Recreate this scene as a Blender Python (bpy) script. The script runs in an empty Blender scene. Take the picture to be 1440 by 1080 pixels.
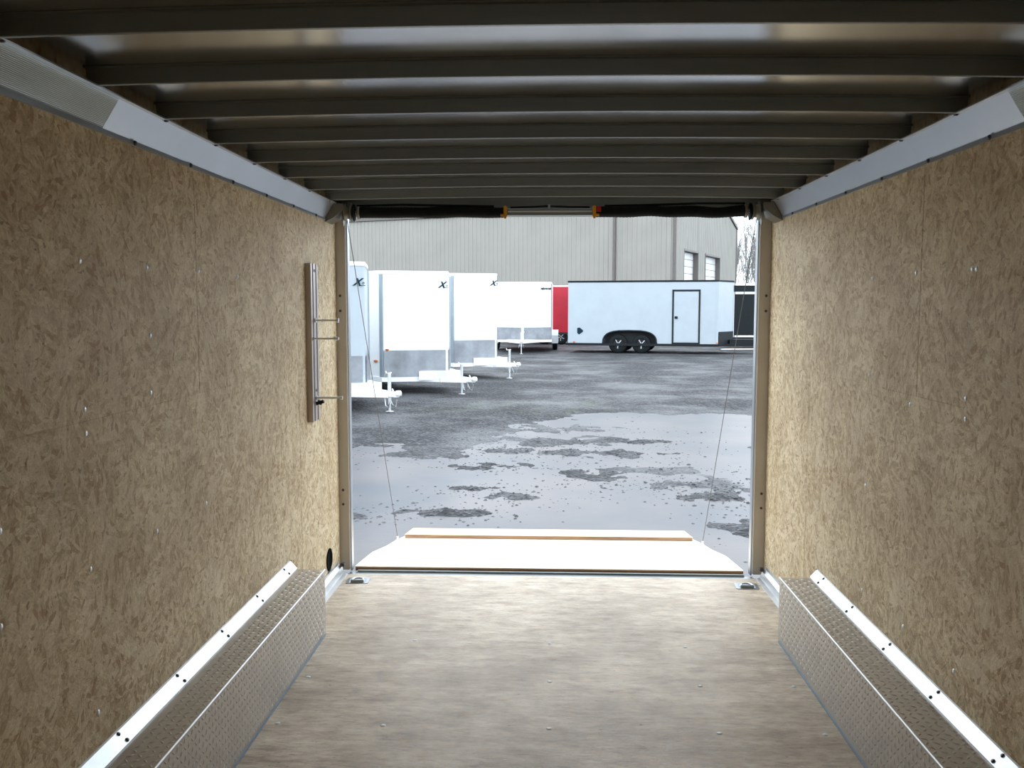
import bpy, bmesh, math, random
import numpy as np
from mathutils import Vector, Matrix, noise

random.seed(7)
S = bpy.context.scene
C = S.collection
PI = math.pi

# ------------------------------------------------------------------ camera
EYE = 1.517
cam_d = bpy.data.cameras.new('camera')
cam = bpy.data.objects.new('camera', cam_d)
C.objects.link(cam)
cam_d.sensor_width = 36.0
cam_d.lens = 36.0 * 1267.8 / 1440.0
cam_d.clip_end = 600
cam_d.clip_start = 0.02
_yaw, _pitch, _roll = 0.0405, 0.0846, 0.0005
cam.matrix_world = (Matrix.Translation((0, 0, EYE)) @ Matrix.Rotation(_yaw, 4, 'Z')
                    @ Matrix.Rotation(PI / 2 - _pitch, 4, 'X') @ Matrix.Rotation(_roll, 4, 'Z'))
S.camera = cam

# ------------------------------------------------------------------ view + sky
S.view_settings.view_transform = 'Standard'
S.view_settings.look = 'None'
S.view_settings.gamma = 1.0
S.view_settings.use_curve_mapping = False
S.view_settings.exposure = 0.35

SKY = 2.7
FILL_W = 0.8        # each added fill lamp behind the viewer
w = bpy.data.worlds.new('overcast_sky')
S.world = w
w.use_nodes = True
nt = w.node_tree
nt.nodes.clear()
out = nt.nodes.new('ShaderNodeOutputWorld')
bg = nt.nodes.new('ShaderNodeBackground')
tc = nt.nodes.new('ShaderNodeTexCoord')
mp = nt.nodes.new('ShaderNodeMapping'); mp.inputs['Scale'].default_value = (1, 1, 3)
nz = nt.nodes.new('ShaderNodeTexNoise'); nz.inputs['Scale'].default_value = 2.2; nz.inputs['Detail'].default_value = 4
cr = nt.nodes.new('ShaderNodeValToRGB')
cr.color_ramp.elements[0].position = 0.35; cr.color_ramp.elements[0].color = (0.74, 0.85, 0.97, 1)
cr.color_ramp.elements[1].position = 0.7; cr.color_ramp.elements[1].color = (0.90, 0.96, 1.0, 1)
nt.links.new(tc.outputs['Generated'], mp.inputs['Vector'])
nt.links.new(mp.outputs[0], nz.inputs['Vector'])
nt.links.new(nz.outputs['Fac'], cr.inputs[0])
nt.links.new(cr.outputs[0], bg.inputs['Color'])
bg.inputs['Strength'].default_value = SKY
nt.links.new(bg.outputs[0], out.inputs[0])

# ------------------------------------------------------------------ material helpers
MATS = {}

def newmat(name):
    m = bpy.data.materials.new(name); m.use_nodes = True
    n = m.node_tree; n.nodes.clear()
    o = n.nodes.new('ShaderNodeOutputMaterial')
    b = n.nodes.new('ShaderNodeBsdfPrincipled')
    n.links.new(b.outputs[0], o.inputs[0])
    MATS[name] = m
    return m, n, b

def nd(n, typ, ins=None, **props):
    x = n.nodes.new(typ)
    for k, v in props.items():
        setattr(x, k, v)
    for k, v in (ins or {}).items():
        if hasattr(v, 'links') and hasattr(v, 'is_output'):
            n.links.new(v, x.inputs[k])
        else:
            x.inputs[k].default_value = v
    return x

def ramp(n, src, stops, interp='LINEAR'):
    r = n.nodes.new('ShaderNodeValToRGB')
    r.color_ramp.interpolation = interp
    e = r.color_ramp.elements
    while len(e) > 1:
        e.remove(e[-1])
    for i, (p, c) in enumerate(stops):
        if not isinstance(c, tuple):
            c = (c, c, c)
        if i == 0:
            e[0].position = p; e[0].color = c + (1,)
        else:
            q = e.new(p); q.color = c + (1,)
    n.links.new(src, r.inputs[0])
    return r.outputs[0]

def mix(n, fac, a, b, mode='MIX'):
    x = n.nodes.new('ShaderNodeMix'); x.data_type = 'RGBA'; x.blend_type = mode
    for k, v in ((0, fac), (6, a), (7, b)):
        if hasattr(v, 'is_output'):
            n.links.new(v, x.inputs[k])
        else:
            x.inputs[k].default_value = (v + (1,)) if isinstance(v, tuple) and len(v) == 3 else v
    return x.outputs[2]

def plain(name, col, rough=0.5, metal=0.0, var=0.08, scale=6.0, bump=0.0, spec=0.5, rvar=0.0, stretch=(1, 1, 1)):
    m, n, b = newmat(name)
    t = nd(n, 'ShaderNodeTexCoord')
    mpn = nd(n, 'ShaderNodeMapping', {'Vector': t.outputs['Object'], 'Scale': stretch})
    z = nd(n, 'ShaderNodeTexNoise', {'Vector': mpn.outputs[0], 'Scale': scale, 'Detail': 5.0, 'Roughness': 0.6})
    lo = tuple(c * (1 - var) for c in col); hi = tuple(min(1, c * (1 + var)) for c in col)
    n.links.new(ramp(n, z.outputs['Fac'], [(0.3, lo), (0.7, hi)]), b.inputs['Base Color'])
    b.inputs['Metallic'].default_value = metal
    b.inputs['Specular IOR Level'].default_value = spec
    if rvar:
        n.links.new(ramp(n, z.outputs['Fac'], [(0.3, max(0.02, rough - rvar)), (0.7, rough + rvar)]), b.inputs['Roughness'])
    else:
        b.inputs['Roughness'].default_value = rough
    if bump:
        bp = nd(n, 'ShaderNodeBump', {'Height': z.outputs['Fac'], 'Strength': bump, 'Distance': 0.01})
        n.links.new(bp.outputs[0], b.inputs['Normal'])
    return m

def strand_board(name, axes, dark, mid, light, occ, ax_scale=(1, 1), contrast=1.0, rough=0.62, grain_dir=None):
    """oriented strand board: randomly turned strands of wood; axes = which object axes span the sheet"""
    m, n, b = newmat(name)
    t = nd(n, 'ShaderNodeTexCoord')
    sep = nd(n, 'ShaderNodeSeparateXYZ', {'Vector': t.outputs['Object']})
    cmb = nd(n, 'ShaderNodeCombineXYZ', {'X': sep.outputs[axes[0]], 'Y': sep.outputs[axes[1]]})
    wob = nd(n, 'ShaderNodeTexNoise', {'Vector': cmb.outputs[0], 'Scale': 14.0, 'Detail': 3.0})
    wv = nd(n, 'ShaderNodeVectorMath', {0: wob.outputs['Color'], 1: (0.5, 0.5, 0.5)}, operation='SUBTRACT')
    ws = nd(n, 'ShaderNodeVectorMath', {0: wv.outputs[0], 'Scale': 0.035}, operation='SCALE')
    base = nd(n, 'ShaderNodeVectorMath', {0: cmb.outputs[0], 1: ws.outputs[0]}, operation='ADD').outputs[0]
    vals = []
    fib = None
    for i, (patch, sx, sy) in enumerate(((11.0, 22.0, 62.0), (19.0, 34.0, 95.0), (30.0, 60.0, 150.0))):
        off = nd(n, 'ShaderNodeVectorMath', {0: base, 1: (3.7 * i + 0.3, 1.9 * i, 0)}, operation='ADD').outputs[0]
        if grain_dir is None:
            pv = nd(n, 'ShaderNodeTexVoronoi', {'Vector': off, 'Scale': patch}, voronoi_dimensions='2D')
            sc = nd(n, 'ShaderNodeSeparateColor', {'Color': pv.outputs['Color']})
            ang = nd(n, 'ShaderNodeMath', {0: sc.outputs[0], 1: PI * 2}, operation='MULTIPLY').outputs[0]
            rot = nd(n, 'ShaderNodeVectorRotate', {'Vector': off, 'Angle': ang}, rotation_type='Z_AXIS').outputs[0]
        else:
            pv = nd(n, 'ShaderNodeTexNoise', {'Vector': off, 'Scale': patch * 0.5})
            ang = nd(n, 'ShaderNodeMapRange', {'Value': pv.outputs['Fac'], 3: grain_dir - 0.35, 4: grain_dir + 0.35}).outputs[0]
            rot = nd(n, 'ShaderNodeVectorRotate', {'Vector': off, 'Angle': grain_dir}, rotation_type='Z_AXIS').outputs[0]
        st = nd(n, 'ShaderNodeVectorMath', {0: rot, 1: (sx, sy, 1)}, operation='MULTIPLY').outputs[0]
        sv = nd(n, 'ShaderNodeTexVoronoi', {'Vector': st, 'Scale': 1.0}, voronoi_dimensions='2D')
        s2 = nd(n, 'ShaderNodeSeparateColor', {'Color': sv.outputs['Color']})
        vals.append((s2.outputs[0], s2.outputs[1], st, sv.outputs['Distance']))
    a1 = nd(n, 'ShaderNodeMath', {0: vals[0][0], 1: 0.42}, operation='MULTIPLY').outputs[0]
    a2 = nd(n, 'ShaderNodeMath', {0: vals[1][0], 1: 0.34, 2: a1}, operation='MULTIPLY_ADD').outputs[0]
    a3 = nd(n, 'ShaderNodeMath', {0: vals[2][0], 1: 0.24, 2: a2}, operation='MULTIPLY_ADD').outputs[0]
    k = 0.24 * contrast
    col = ramp(n, a3, [(0.5 - k * 1.3, dark), (0.5, mid), (0.5 + k * 1.3, light)])
    # long fibres within a strand
    fib = nd(n, 'ShaderNodeTexNoise', {'Vector': vals[0][2], 'Scale': 3.0, 'Detail': 4.0})
    col = mix(n, 0.35, col, ramp(n, fib.outputs['Fac'], [(0.3, (0.72, 0.70, 0.66)), (0.7, (1.15, 1.15, 1.15))]), 'MULTIPLY')
    # broad strands lying here and there on top
    offb = nd(n, 'ShaderNodeVectorMath', {0: base, 1: (9.1, 4.4, 0)}, operation='ADD').outputs[0]
    pb = nd(n, 'ShaderNodeTexVoronoi', {'Vector': offb, 'Scale': 6.0}, voronoi_dimensions='2D')
    ab = nd(n, 'ShaderNodeMath', {0: nd(n, 'ShaderNodeSeparateColor', {'Color': pb.outputs['Color']}).outputs[1], 1: PI * 2}, operation='MULTIPLY').outputs[0]
    rb = nd(n, 'ShaderNodeVectorRotate', {'Vector': offb, 'Angle': ab}, rotation_type='Z_AXIS').outputs[0]
    sb = nd(n, 'ShaderNodeVectorMath', {0: rb, 1: (10.0, 27.0, 1)}, operation='MULTIPLY').outputs[0]
    vb = nd(n, 'ShaderNodeSeparateColor', {'Color': nd(n, 'ShaderNodeTexVoronoi', {'Vector': sb, 'Scale': 1.0}, voronoi_dimensions='2D').outputs['Color']}).outputs[0]
    col = mix(n, ramp(n, vb, [(0.76, 0.0), (0.82, 0.4)]), col, light)
    col = mix(n, ramp(n, vb, [(0.10, 0.35), (0.16, 0.0)]), col, dark)
    # a few dark strands and bark specks
    spk = nd(n, 'ShaderNodeMath', {0: vals[1][1], 1: 0.945}, operation='GREATER_THAN').outputs[0]
    spk = nd(n, 'ShaderNodeMath', {0: spk, 1: 0.75}, operation='MULTIPLY').outputs[0]
    col = mix(n, spk, col, occ)
    dot = nd(n, 'ShaderNodeTexNoise', {'Vector': base, 'Scale': 55.0, 'Detail': 2.0})
    dm = ramp(n, dot.outputs['Fac'], [(0.66, 0.0), (0.74, 0.75)])
    col = mix(n, dm, col, tuple(c * 0.55 for c in occ))
    gr = nd(n, 'ShaderNodeTexNoise', {'Vector': vals[2][2], 'Scale': 1.3, 'Detail': 5.0, 'Roughness': 0.75})
    col = mix(n, 0.7, col, ramp(n, gr.outputs['Fac'], [(0.32, (0.70, 0.62, 0.52)), (0.5, (1, 1, 1)), (0.7, (1.18, 1.2, 1.22))]), 'MULTIPLY')
    big = nd(n, 'ShaderNodeTexNoise', {'Vector': base, 'Scale': 3.2, 'Detail': 5.0})
    col = mix(n, 1.0, col, ramp(n, big.outputs['Fac'], [(0.3, (0.84, 0.80, 0.74)), (0.7, (1.1, 1.12, 1.12))]), 'MULTIPLY')
    n.links.new(col, b.inputs['Base Color'])
    b.inputs['Roughness'].default_value = rough
    hb = nd(n, 'ShaderNodeMath', {0: a3, 1: fib.outputs['Fac']}, operation='ADD').outputs[0]
    bp = nd(n, 'ShaderNodeBump', {'Height': hb, 'Strength': 0.35, 'Distance': 0.004})
    n.links.new(bp.outputs[0], b.inputs['Normal'])
    return m

strand_board('wall_strand_board', (1, 2), (0.53, 0.39, 0.215), (0.74, 0.60, 0.38), (0.88, 0.76, 0.56), (0.46, 0.28, 0.14))
strand_board('end_strand_board', (0, 2), (0.53, 0.39, 0.215), (0.74, 0.60, 0.38), (0.88, 0.76, 0.56), (0.46, 0.28, 0.14))

def floor_board():
    m, n, b = newmat('floor_board')
    t = nd(n, 'ShaderNodeTexCoord')
    def nzz(scale, stretch, detail=6.0, rough=0.6, off=(0, 0, 0)):
        mm = nd(n, 'ShaderNodeMapping', {'Vector': t.outputs['Object'], 'Scale': stretch, 'Location': off})
        return nd(n, 'ShaderNodeTexNoise', {'Vector': mm.outputs[0], 'Scale': scale, 'Detail': detail, 'Roughness': rough}).outputs['Fac']
    g = nzz(5.5, (1.0, 3.0, 1), 8.0, 0.72)
    col = ramp(n, g, [(0.30, (0.38, 0.29, 0.21)), (0.44, (0.63, 0.53, 0.415)), (0.55, (0.77, 0.675, 0.55)), (0.72, (0.90, 0.83, 0.71))])
    g2 = nzz(15.0, (1.0, 3.4, 1), 6.0, 0.7, (4, 1, 0))
    col = mix(n, 0.8, col, ramp(n, g2, [(0.34, (0.62, 0.57, 0.52)), (0.5, (1, 1, 1)), (0.68, (1.22, 1.2, 1.18))]), 'MULTIPLY')
    wear = nzz(1.9, (1, 1.3, 1), 4.0, 0.6, (1.5, 2.1, 0))
    col = mix(n, 0.75, col, ramp(n, wear, [(0.34, (0.60, 0.56, 0.52)), (0.62, (1.06, 1.05, 1.04))]), 'MULTIPLY')
    col = mix(n, ramp(n, nzz(40.0, (1, 2.6, 1), 4.0, 0.75, (2, 7, 0)), [(0.56, 0.0), (0.68, 0.55)]), col, (0.42, 0.29, 0.20))
    dt = nzz(34.0, (1, 2.2, 1), 2.0, 0.5)
    col = mix(n, ramp(n, dt, [(0.70, 0.0), (0.75, 0.7)]), col, (0.12, 0.055, 0.03))
    n.links.new(col, b.inputs['Base Color'])
    n.links.new(ramp(n, g2, [(0.3, 0.42), (0.7, 0.62)]), b.inputs['Roughness'])
    bp = nd(n, 'ShaderNodeBump', {'Height': g2, 'Strength': 0.3, 'Distance': 0.004})
    n.links.new(bp.outputs[0], b.inputs['Normal'])
floor_board()

def siding_mat():
    m, n, b = newmat('siding')
    t = nd(n, 'ShaderNodeTexCoord')
    z = nd(n, 'ShaderNodeTexNoise', {'Vector': t.outputs['Object'], 'Scale': 0.6, 'Detail': 5.0})
    n.links.new(ramp(n, z.outputs['Fac'], [(0.3, (0.29, 0.28, 0.25)), (0.7, (0.325, 0.315, 0.283))]), b.inputs['Base Color'])
    b.inputs['Roughness'].default_value = 0.5
siding_mat()

def gravel_mat():
    m, n, b = newmat('wet_gravel')
    t = nd(n, 'ShaderNodeTexCoord')
    v = nd(n, 'ShaderNodeTexVoronoi', {'Vector': t.outputs['Object'], 'Scale': 26.0})
    v2 = nd(n, 'ShaderNodeTexVoronoi', {'Vector': t.outputs['Object'], 'Scale': 9.0})
    z = nd(n, 'ShaderNodeTexNoise', {'Vector': t.outputs['Object'], 'Scale': 0.55, 'Detail': 6.0, 'Roughness': 0.65})
    s = nd(n, 'ShaderNodeSeparateColor', {'Color': v.outputs['Color']}).outputs[0]
    s2 = nd(n, 'ShaderNodeSeparateColor', {'Color': v2.outputs['Color']}).outputs[0]
    col = ramp(n, s, [(0.0, (0.012, 0.012, 0.014)), (0.6, (0.036, 0.036, 0.040)), (1.0, (0.095, 0.095, 0.10))])
    col = mix(n, 0.4, col, ramp(n, s2, [(0, (0.6, 0.6, 0.6)), (1, (1.35, 1.35, 1.35))]), 'MULTIPLY')
    col = mix(n, ramp(n, z.outputs['Fac'], [(0.45, 0.0), (0.62, 0.55)]), col, (0.11, 0.112, 0.118))
    # thin green weeds in one strip of the yard
    sp = nd(n, 'ShaderNodeSeparateXYZ', {'Vector': t.outputs['Object']})
    yy = ramp(n, nd(n, 'ShaderNodeMapRange', {'Value': sp.outputs[1], 1: 15.2, 2: 17.8}).outputs[0], [(0, 0.0), (0.4, 1.0), (0.6, 1.0), (1, 0.0)])
    xx = ramp(n, nd(n, 'ShaderNodeMapRange', {'Value': sp.outputs[0], 1: -3.0, 2: 1.6}).outputs[0], [(0, 0.0), (0.3, 1.0), (0.8, 1.0), (1, 0.0)])
    zg = nd(n, 'ShaderNodeTexNoise', {'Vector': t.outputs['Object'], 'Scale': 3.2, 'Detail': 5.0})
    gm = nd(n, 'ShaderNodeMath', {0: xx, 1: yy}, operation='MULTIPLY').outputs[0]
    gm = nd(n, 'ShaderNodeMath', {0: gm, 1: ramp(n, zg.outputs['Fac'], [(0.5, 0.0), (0.68, 0.6)])}, operation='MULTIPLY').outputs[0]
    col = mix(n, gm, col, (0.075, 0.10, 0.045))
    n.links.new(col, b.inputs['Base Color'])
    n.links.new(ramp(n, z.outputs['Fac'], [(0.4, 0.8), (0.62, 0.5)]), b.inputs['Roughness']); b.inputs['Specular IOR Level'].default_value = 0.35
    bp = nd(n, 'ShaderNodeBump', {'Height': v.outputs['Distance'], 'Strength': 0.9, 'Distance': 0.03})
    n.links.new(bp.outputs[0], b.inputs['Normal'])
gravel_mat()

def water_mat():
    m, n, b = newmat('puddle_water')
    t = nd(n, 'ShaderNodeTexCoord')
    z = nd(n, 'ShaderNodeTexNoise', {'Vector': t.outputs['Object'], 'Scale': 0.8, 'Detail': 4.0})
    n.links.new(ramp(n, z.outputs['Fac'], [(0.35, (0.075, 0.08, 0.092)), (0.65, (0.125, 0.112, 0.112))]), b.inputs['Base Color'])
    b.inputs['Roughness'].default_value = 0.30
    b.inputs['IOR'].default_value = 1.22
    z2 = nd(n, 'ShaderNodeTexNoise', {'Vector': t.outputs['Object'], 'Scale': 22.0, 'Detail': 2.0})
    bp = nd(n, 'ShaderNodeBump', {'Height': z2.outputs['Fac'], 'Strength': 0.06, 'Distance': 0.01})
    n.links.new(bp.outputs[0], b.inputs['Normal'])
water_mat()

def ramp_wood(name, base, dark):
    m, n, b = newmat(name)
    t = nd(n, 'ShaderNodeTexCoord')
    mm = nd(n, 'ShaderNodeMapping', {'Vector': t.outputs['Object'], 'Scale': (1.2, 9, 9)})
    z = nd(n, 'ShaderNodeTexNoise', {'Vector': mm.outputs[0], 'Scale': 2.4, 'Detail': 7.0, 'Roughness': 0.65, 'Distortion': 0.8})
    n.links.new(ramp(n, z.outputs['Fac'], [(0.3, dark), (0.55, base), (0.8, tuple(min(1, c * 1.15) for c in base))]), b.inputs['Base Color'])
    b.inputs['Roughness'].default_value = 0.7
ramp_wood('ramp_plywood', (0.76, 0.66, 0.54), (0.70, 0.59, 0.46))
ramp_wood('flap_pine', (0.74, 0.58, 0.36), (0.56, 0.38, 0.19))
ramp_wood('ply_edge', (0.33, 0.20, 0.11), (0.20, 0.11, 0.06))

plain('galvanized', (0.29, 0.32, 0.335), 0.38, 0.75, 0.12, 5.0, rvar=0.06, stretch=(0.4, 4, 4))
plain('roof_sheet', (0.62, 0.63, 0.64), 0.17, 0.95, 0.05, 2.0, rvar=0.03)
plain('aluminium', (0.72, 0.74, 0.76), 0.32, 0.85, 0.06, 8.0, rvar=0.05)
plain('bright_aluminium', (0.86, 0.88, 0.90), 0.42, 0.55, 0.05, 8.0)
plain('tread_plate', (0.56, 0.52, 0.47), 0.38, 0.7, 0.10, 10.0, rvar=0.05)
plain('jamb_steel', (0.62, 0.58, 0.54), 0.42, 0.1, 0.06, 4.0)
plain('screw_steel', (0.10, 0.10, 0.11), 0.4, 0.6)
plain('zinc_screw', (0.78, 0.82, 0.88), 0.3, 0.6)
plain('black_rubber', (0.008, 0.010, 0.011), 0.6, 0.0, 0.2, 30.0, bump=0.2, spec=0.15)
plain('black_paint', (0.010, 0.013, 0.016), 0.5, spec=0.2)
plain('charcoal', (0.025, 0.028, 0.03), 0.6, spec=0.2)
plain('yellow_plastic', (0.80, 0.36, 0.015), 0.45)
plain('red_plastic', (0.45, 0.02, 0.025), 0.45)
plain('amber_lens', (0.55, 0.16, 0.03), 0.3)
plain('white_paint', (0.82, 0.84, 0.86), 0.3, 0.0, 0.03)
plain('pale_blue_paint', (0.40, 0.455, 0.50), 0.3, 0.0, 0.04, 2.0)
plain('gloss_white', (0.92, 0.93, 0.94), 0.25, 0.0, 0.02)
plain('red_paint', (0.38, 0.006, 0.022), 0.3, 0.0, 0.15, 2.0)
plain('black_body', (0.012, 0.016, 0.018), 0.6, spec=0.2)
plain('blue_caulk', (0.30, 0.38, 0.47), 0.6)
plain('dark_ink', (0.008, 0.030, 0.045), 0.6, spec=0.1)
plain('brown_trim', (0.13, 0.115, 0.105), 0.5)
plain('door_white', (0.72, 0.72, 0.72), 0.45)
plain('post_grey', (0.27, 0.32, 0.36), 0.4)
plain('cove_metal', (0.56, 0.60, 0.64), 0.30, 0.8, 0.05, 3.0)
plain('rack_metal', (0.52, 0.47, 0.46), 0.35, 0.5)
plain('strip_metal', (0.80, 0.83, 0.86), 0.33, 0.6)
plain('bracket_grey', (0.24, 0.23, 0.20), 0.45, 0.4)
plain('matte_black', (0.006, 0.006, 0.006), 0.9, spec=0.05)
plain('lug_metal', (0.70, 0.68, 0.64), 0.38, 0.65)
plain('bark', (0.27, 0.265, 0.25), 0.9, 0.0, 0.2, 4.0)
plain('dark_tint', (0.03, 0.05, 0.05), 0.2)
plain('stone', (0.060, 0.058, 0.060), 0.5, 0.0, 0.5, 12.0)
plain('guard_plate', (0.30, 0.32, 0.35), 0.38, 0.75, 0.25, 3.0, rvar=0.1)
plain('plaster_white', (0.75, 0.75, 0.72), 0.6)

_m, _n, _b = newmat('fill_lens')  # glowing cover of the added fill lamps
_b.inputs['Base Color'].default_value = (0.9, 0.88, 0.82, 1); _b.inputs['Emission Color'].default_value = (1, 0.93, 0.82, 1); _b.inputs['Emission Strength'].default_value = 6.0

# ------------------------------------------------------------------ mesh builder
class MB:
    def __init__(self):
        self.v = []; self.f = []; self.sm = []
    def add(self, vs, fs, smooth=False):
        o = len(self.v)
        self.v += [tuple(p) for p in vs]
        self.f += [tuple(i + o for i in f) for f in fs]
        self.sm += [smooth] * len(fs)
        return self
    def box(self, x0, x1, y0, y1, z0, z1, M=None, bev=0.0):
        if bev > 0:
            bm = bmesh.new()
            bmesh.ops.create_cube(bm, size=1)
            for q in bm.verts:
                q.co = Vector(((x0 + x1) / 2 + q.co.x * (x1 - x0), (y0 + y1) / 2 + q.co.y * (y1 - y0), (z0 + z1) / 2 + q.co.z * (z1 - z0)))
            bmesh.ops.bevel(bm, geom=bm.edges[:], offset=bev, segments=2, affect='EDGES')
            bm.verts.index_update()
            vs = [q.co.copy() for q in bm.verts]; fs = [[q.index for q in f.verts] for f in bm.faces]
            bm.free()
        else:
            vs = [Vector(p) for p in ((x0, y0, z0), (x1, y0, z0), (x1, y1, z0), (x0, y1, z0), (x0, y0, z1), (x1, y0, z1), (x1, y1, z1), (x0, y1, z1))]
            fs = [(0, 3, 2, 1), (4, 5, 6, 7), (0, 1, 5, 4), (1, 2, 6, 5), (2, 3, 7, 6), (3, 0, 4, 7)]
        if M is not None:
            vs = [M @ p for p in vs]
        return self.add(vs, fs)
    def prism(self, poly, a, b, axis=2, M=None):
        """extrude a 2D outline along an axis from a to b"""
        def mk(p, t):
            if axis == 2: return Vector((p[0], p[1], t))
            if axis == 1: return Vector((p[0], t, p[1]))
            return Vector((t, p[0], p[1]))
        k = len(poly)
        vs = [mk(p, a) for p in poly] + [mk(p, b) for p in poly]
        if M is not None: vs = [M @ p for p in vs]
        fs = [tuple(range(k))[::-1], tuple(range(k, 2 * k))] + [(i, (i + 1) % k, (i + 1) % k + k, i + k) for i in range(k)]
        return self.add(vs, fs)
    def tube(self, pts, r, seg=10, cap=True, rr=None, smooth=True):
        pts = [Vector(p) for p in pts]
        vs = []; k = len(pts); up = None
        for i, p in enumerate(pts):
            t = (pts[min(i + 1, k - 1)] - pts[max(i - 1, 0)])
            t = t.normalized() if t.length > 1e-9 else Vector((0, 0, 1))
            if up is None:
                up = Vector((0, 0, 1)) if abs(t.z) < 0.9 else Vector((1, 0, 0))
            a = t.cross(up)
            if a.length < 1e-6: a = t.cross(Vector((0, 1, 0)))
            a.normalize(); bb = a.cross(t).normalized(); up = bb
            R = rr[i] if rr else r
            for j in range(seg):
                th = 2 * PI * j / seg
                vs.append(p + a * (R * math.cos(th)) + bb * (R * math.sin(th)))
        fs = [(i * seg + j, i * seg + (j + 1) % seg, (i + 1) * seg + (j + 1) % seg, (i + 1) * seg + j) for i in range(k - 1) for j in range(seg)]
        self.add(vs, fs, smooth)
        if cap:
            self.add(vs[:seg], [tuple(range(seg))[::-1]]); self.add(vs[-seg:], [tuple(range(seg))])
        return self
    def lathe(self, prof, origin, axis=1, seg=28, M=None):
        """prof: list of (radius, along)"""
        vs = []
        for (r, t) in prof:
            for j in range(seg):
                th = 2 * PI * j / seg
                c, s = r * math.cos(th), r * math.sin(th)
                p = (c, t, s) if axis == 1 else ((t, c, s) if axis == 0 else (c, s, t))
                q = Vector(p) + Vector(origin)
                vs.append(M @ q if M is not None else q)
        k = len(prof)
        fs = [(i * seg + j, i * seg + (j + 1) % seg, (i + 1) * seg + (j + 1) % seg, (i + 1) * seg + j) for i in range(k - 1) for j in range(seg)]
        return self.add(vs, fs, True)
    def build(self, name, mat, parent=None, bevel=0.0):
        me = bpy.data.meshes.new(name)
        me.from_pydata(self.v, [], self.f)
        bm = bmesh.new(); bm.from_mesh(me)
        bmesh.ops.recalc_face_normals(bm, faces=bm.faces[:])
        bm.to_mesh(me); bm.free()
        if len(me.polygons) == len(self.sm):
            me.polygons.foreach_set('use_smooth', self.sm)
        me.materials.append(MATS[mat] if isinstance(mat, str) else mat)
        o = bpy.data.objects.new(name, me); C.objects.link(o)
        if parent is not None: o.parent = parent
        if bevel:
            md = o.modifiers.new('edge', 'BEVEL'); md.width = bevel; md.segments = 2; md.limit_method = 'ANGLE'
        return o

def tag(o, label=None, cat=None, group=None, kind=None):
    if label: o['label'] = label
    if cat: o['category'] = cat
    if group: o['group'] = group
    if kind: o['kind'] = kind
    return o

def empty(name, loc=(0, 0, 0), rz=0.0):
    o = bpy.data.objects.new(name, None); C.objects.link(o)
    o.location = loc; o.rotation_euler = (0, 0, rz)
    o.empty_display_size = 0.1
    return o

def struct(o, label, cat):
    return tag(o, label, cat, kind='structure')

def copy_tree(o, parent=None):
    c = o.copy(); C.objects.link(c)
    if parent is not None: c.parent = parent
    for ch in [q for q in bpy.data.objects if q.parent == o]:
        copy_tree(ch, c)
    return c

def text_mesh(txt, size, mat, parent, M, shear=0.0, extrude=0.004, name='lettering', offset=0.0):
    cu = bpy.data.curves.new('lettering', 'FONT')
    cu.body = txt; cu.size = size; cu.extrude = extrude; cu.shear = shear; cu.offset = offset
    cu.align_x = 'CENTER'; cu.align_y = 'CENTER'; cu.resolution_u = 3
    to = bpy.data.objects.new('lettering_tmp', cu); C.objects.link(to)
    bpy.context.view_layer.update()
    me = bpy.data.meshes.new_from_object(to.evaluated_get(bpy.context.evaluated_depsgraph_get()))
    me.name = name
    bpy.data.objects.remove(to); bpy.data.curves.remove(cu)
    me.transform(M)
    me.materials.clear(); me.materials.append(MATS[mat])
    o = bpy.data.objects.new(name, me); C.objects.link(o); o.parent = parent
    return o

# ------------------------------------------------------------------ dimensions of the trailer we stand in
XL, XR = -1.2015, 1.2284
YF, YE = -1.7, 5.08          # front wall, door end of the side walls
FLOOR_END = 5.0
ZB = 2.073                   # underside of the roof bows
ZS = 2.116                   # roof sheet
GZ = -0.33                   # ground near the ramp
ZW = -0.332                  # puddle level

def crown(x):
    return 0.014 * (1 - (x / 1.22) ** 2)

# ---- floor
m = MB(); m.box(XL - 0.04, XR + 0.04, YF - 0.04, FLOOR_END, -0.03, 0.0)
fl = struct(m.build('floor', 'floor_board'), 'worn pale plywood trailer floor', 'floor')
scr_f = [(-0.605, 3.99), (0.009, 3.975), (0.616, 3.957), (0.01, 3.557), (0.615, 3.54), (-0.598, 3.146), (0.007, 3.146), (0.616, 3.136), (-0.985, 3.562), (-0.987, 3.147), (-0.6, 3.57), (0.0, 2.74), (-0.6, 2.74), (0.62, 2.74), (0.99, 3.14), (0.99, 3.55)]
for x, y in scr_f:
    if (x, y) == (-0.6, 3.57): continue
    MB().lathe([(0.0, 0.0022), (0.007, 0.002), (0.011, 0.0), (0.011, -0.004)], (x, y, 0.0), axis=2, seg=8).build('screw', 'white_paint', fl)

# ---- side walls made of strand board sheets, with hairline joints
def side_wall(name, x, sgn, lab):
    m = MB(); t = 0.018
    x0, x1 = (x - t, x) if sgn < 0 else (x, x + t)
    g = 0.0003; gy = 0.0014
    def sheet(y0, y1, z0, z1):
        m.box(x0, x1, y0 + gy, y1 - gy, z0 + g, z1 - g, bev=0.0003)
    for q in ((YF, 1.85, 0, 1.222), (1.85, 4.288, 0, 1.222), (4.288, YE, 0, 1.222), (YF, 0.6, 1.222, 2.06), (0.6, 3.05, 1.222, 2.06), (3.05, YE, 1.222, 2.06)):
        sheet(*q)
    m.box(*((x - t - 0.01, x - t - 0.0005) if sgn < 0 else (x + t + 0.0005, x + t + 0.01)), YF, YE, 0.0, 2.12)
    return struct(m.build(name, 'wall_strand_board'), lab, 'wall')
wl = side_wall('wall_left', XL, -1, 'left trailer wall of oriented strand board sheets')
wr = side_wall('wall_right', XR, 1, 'right trailer wall of oriented strand board sheets')

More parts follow.
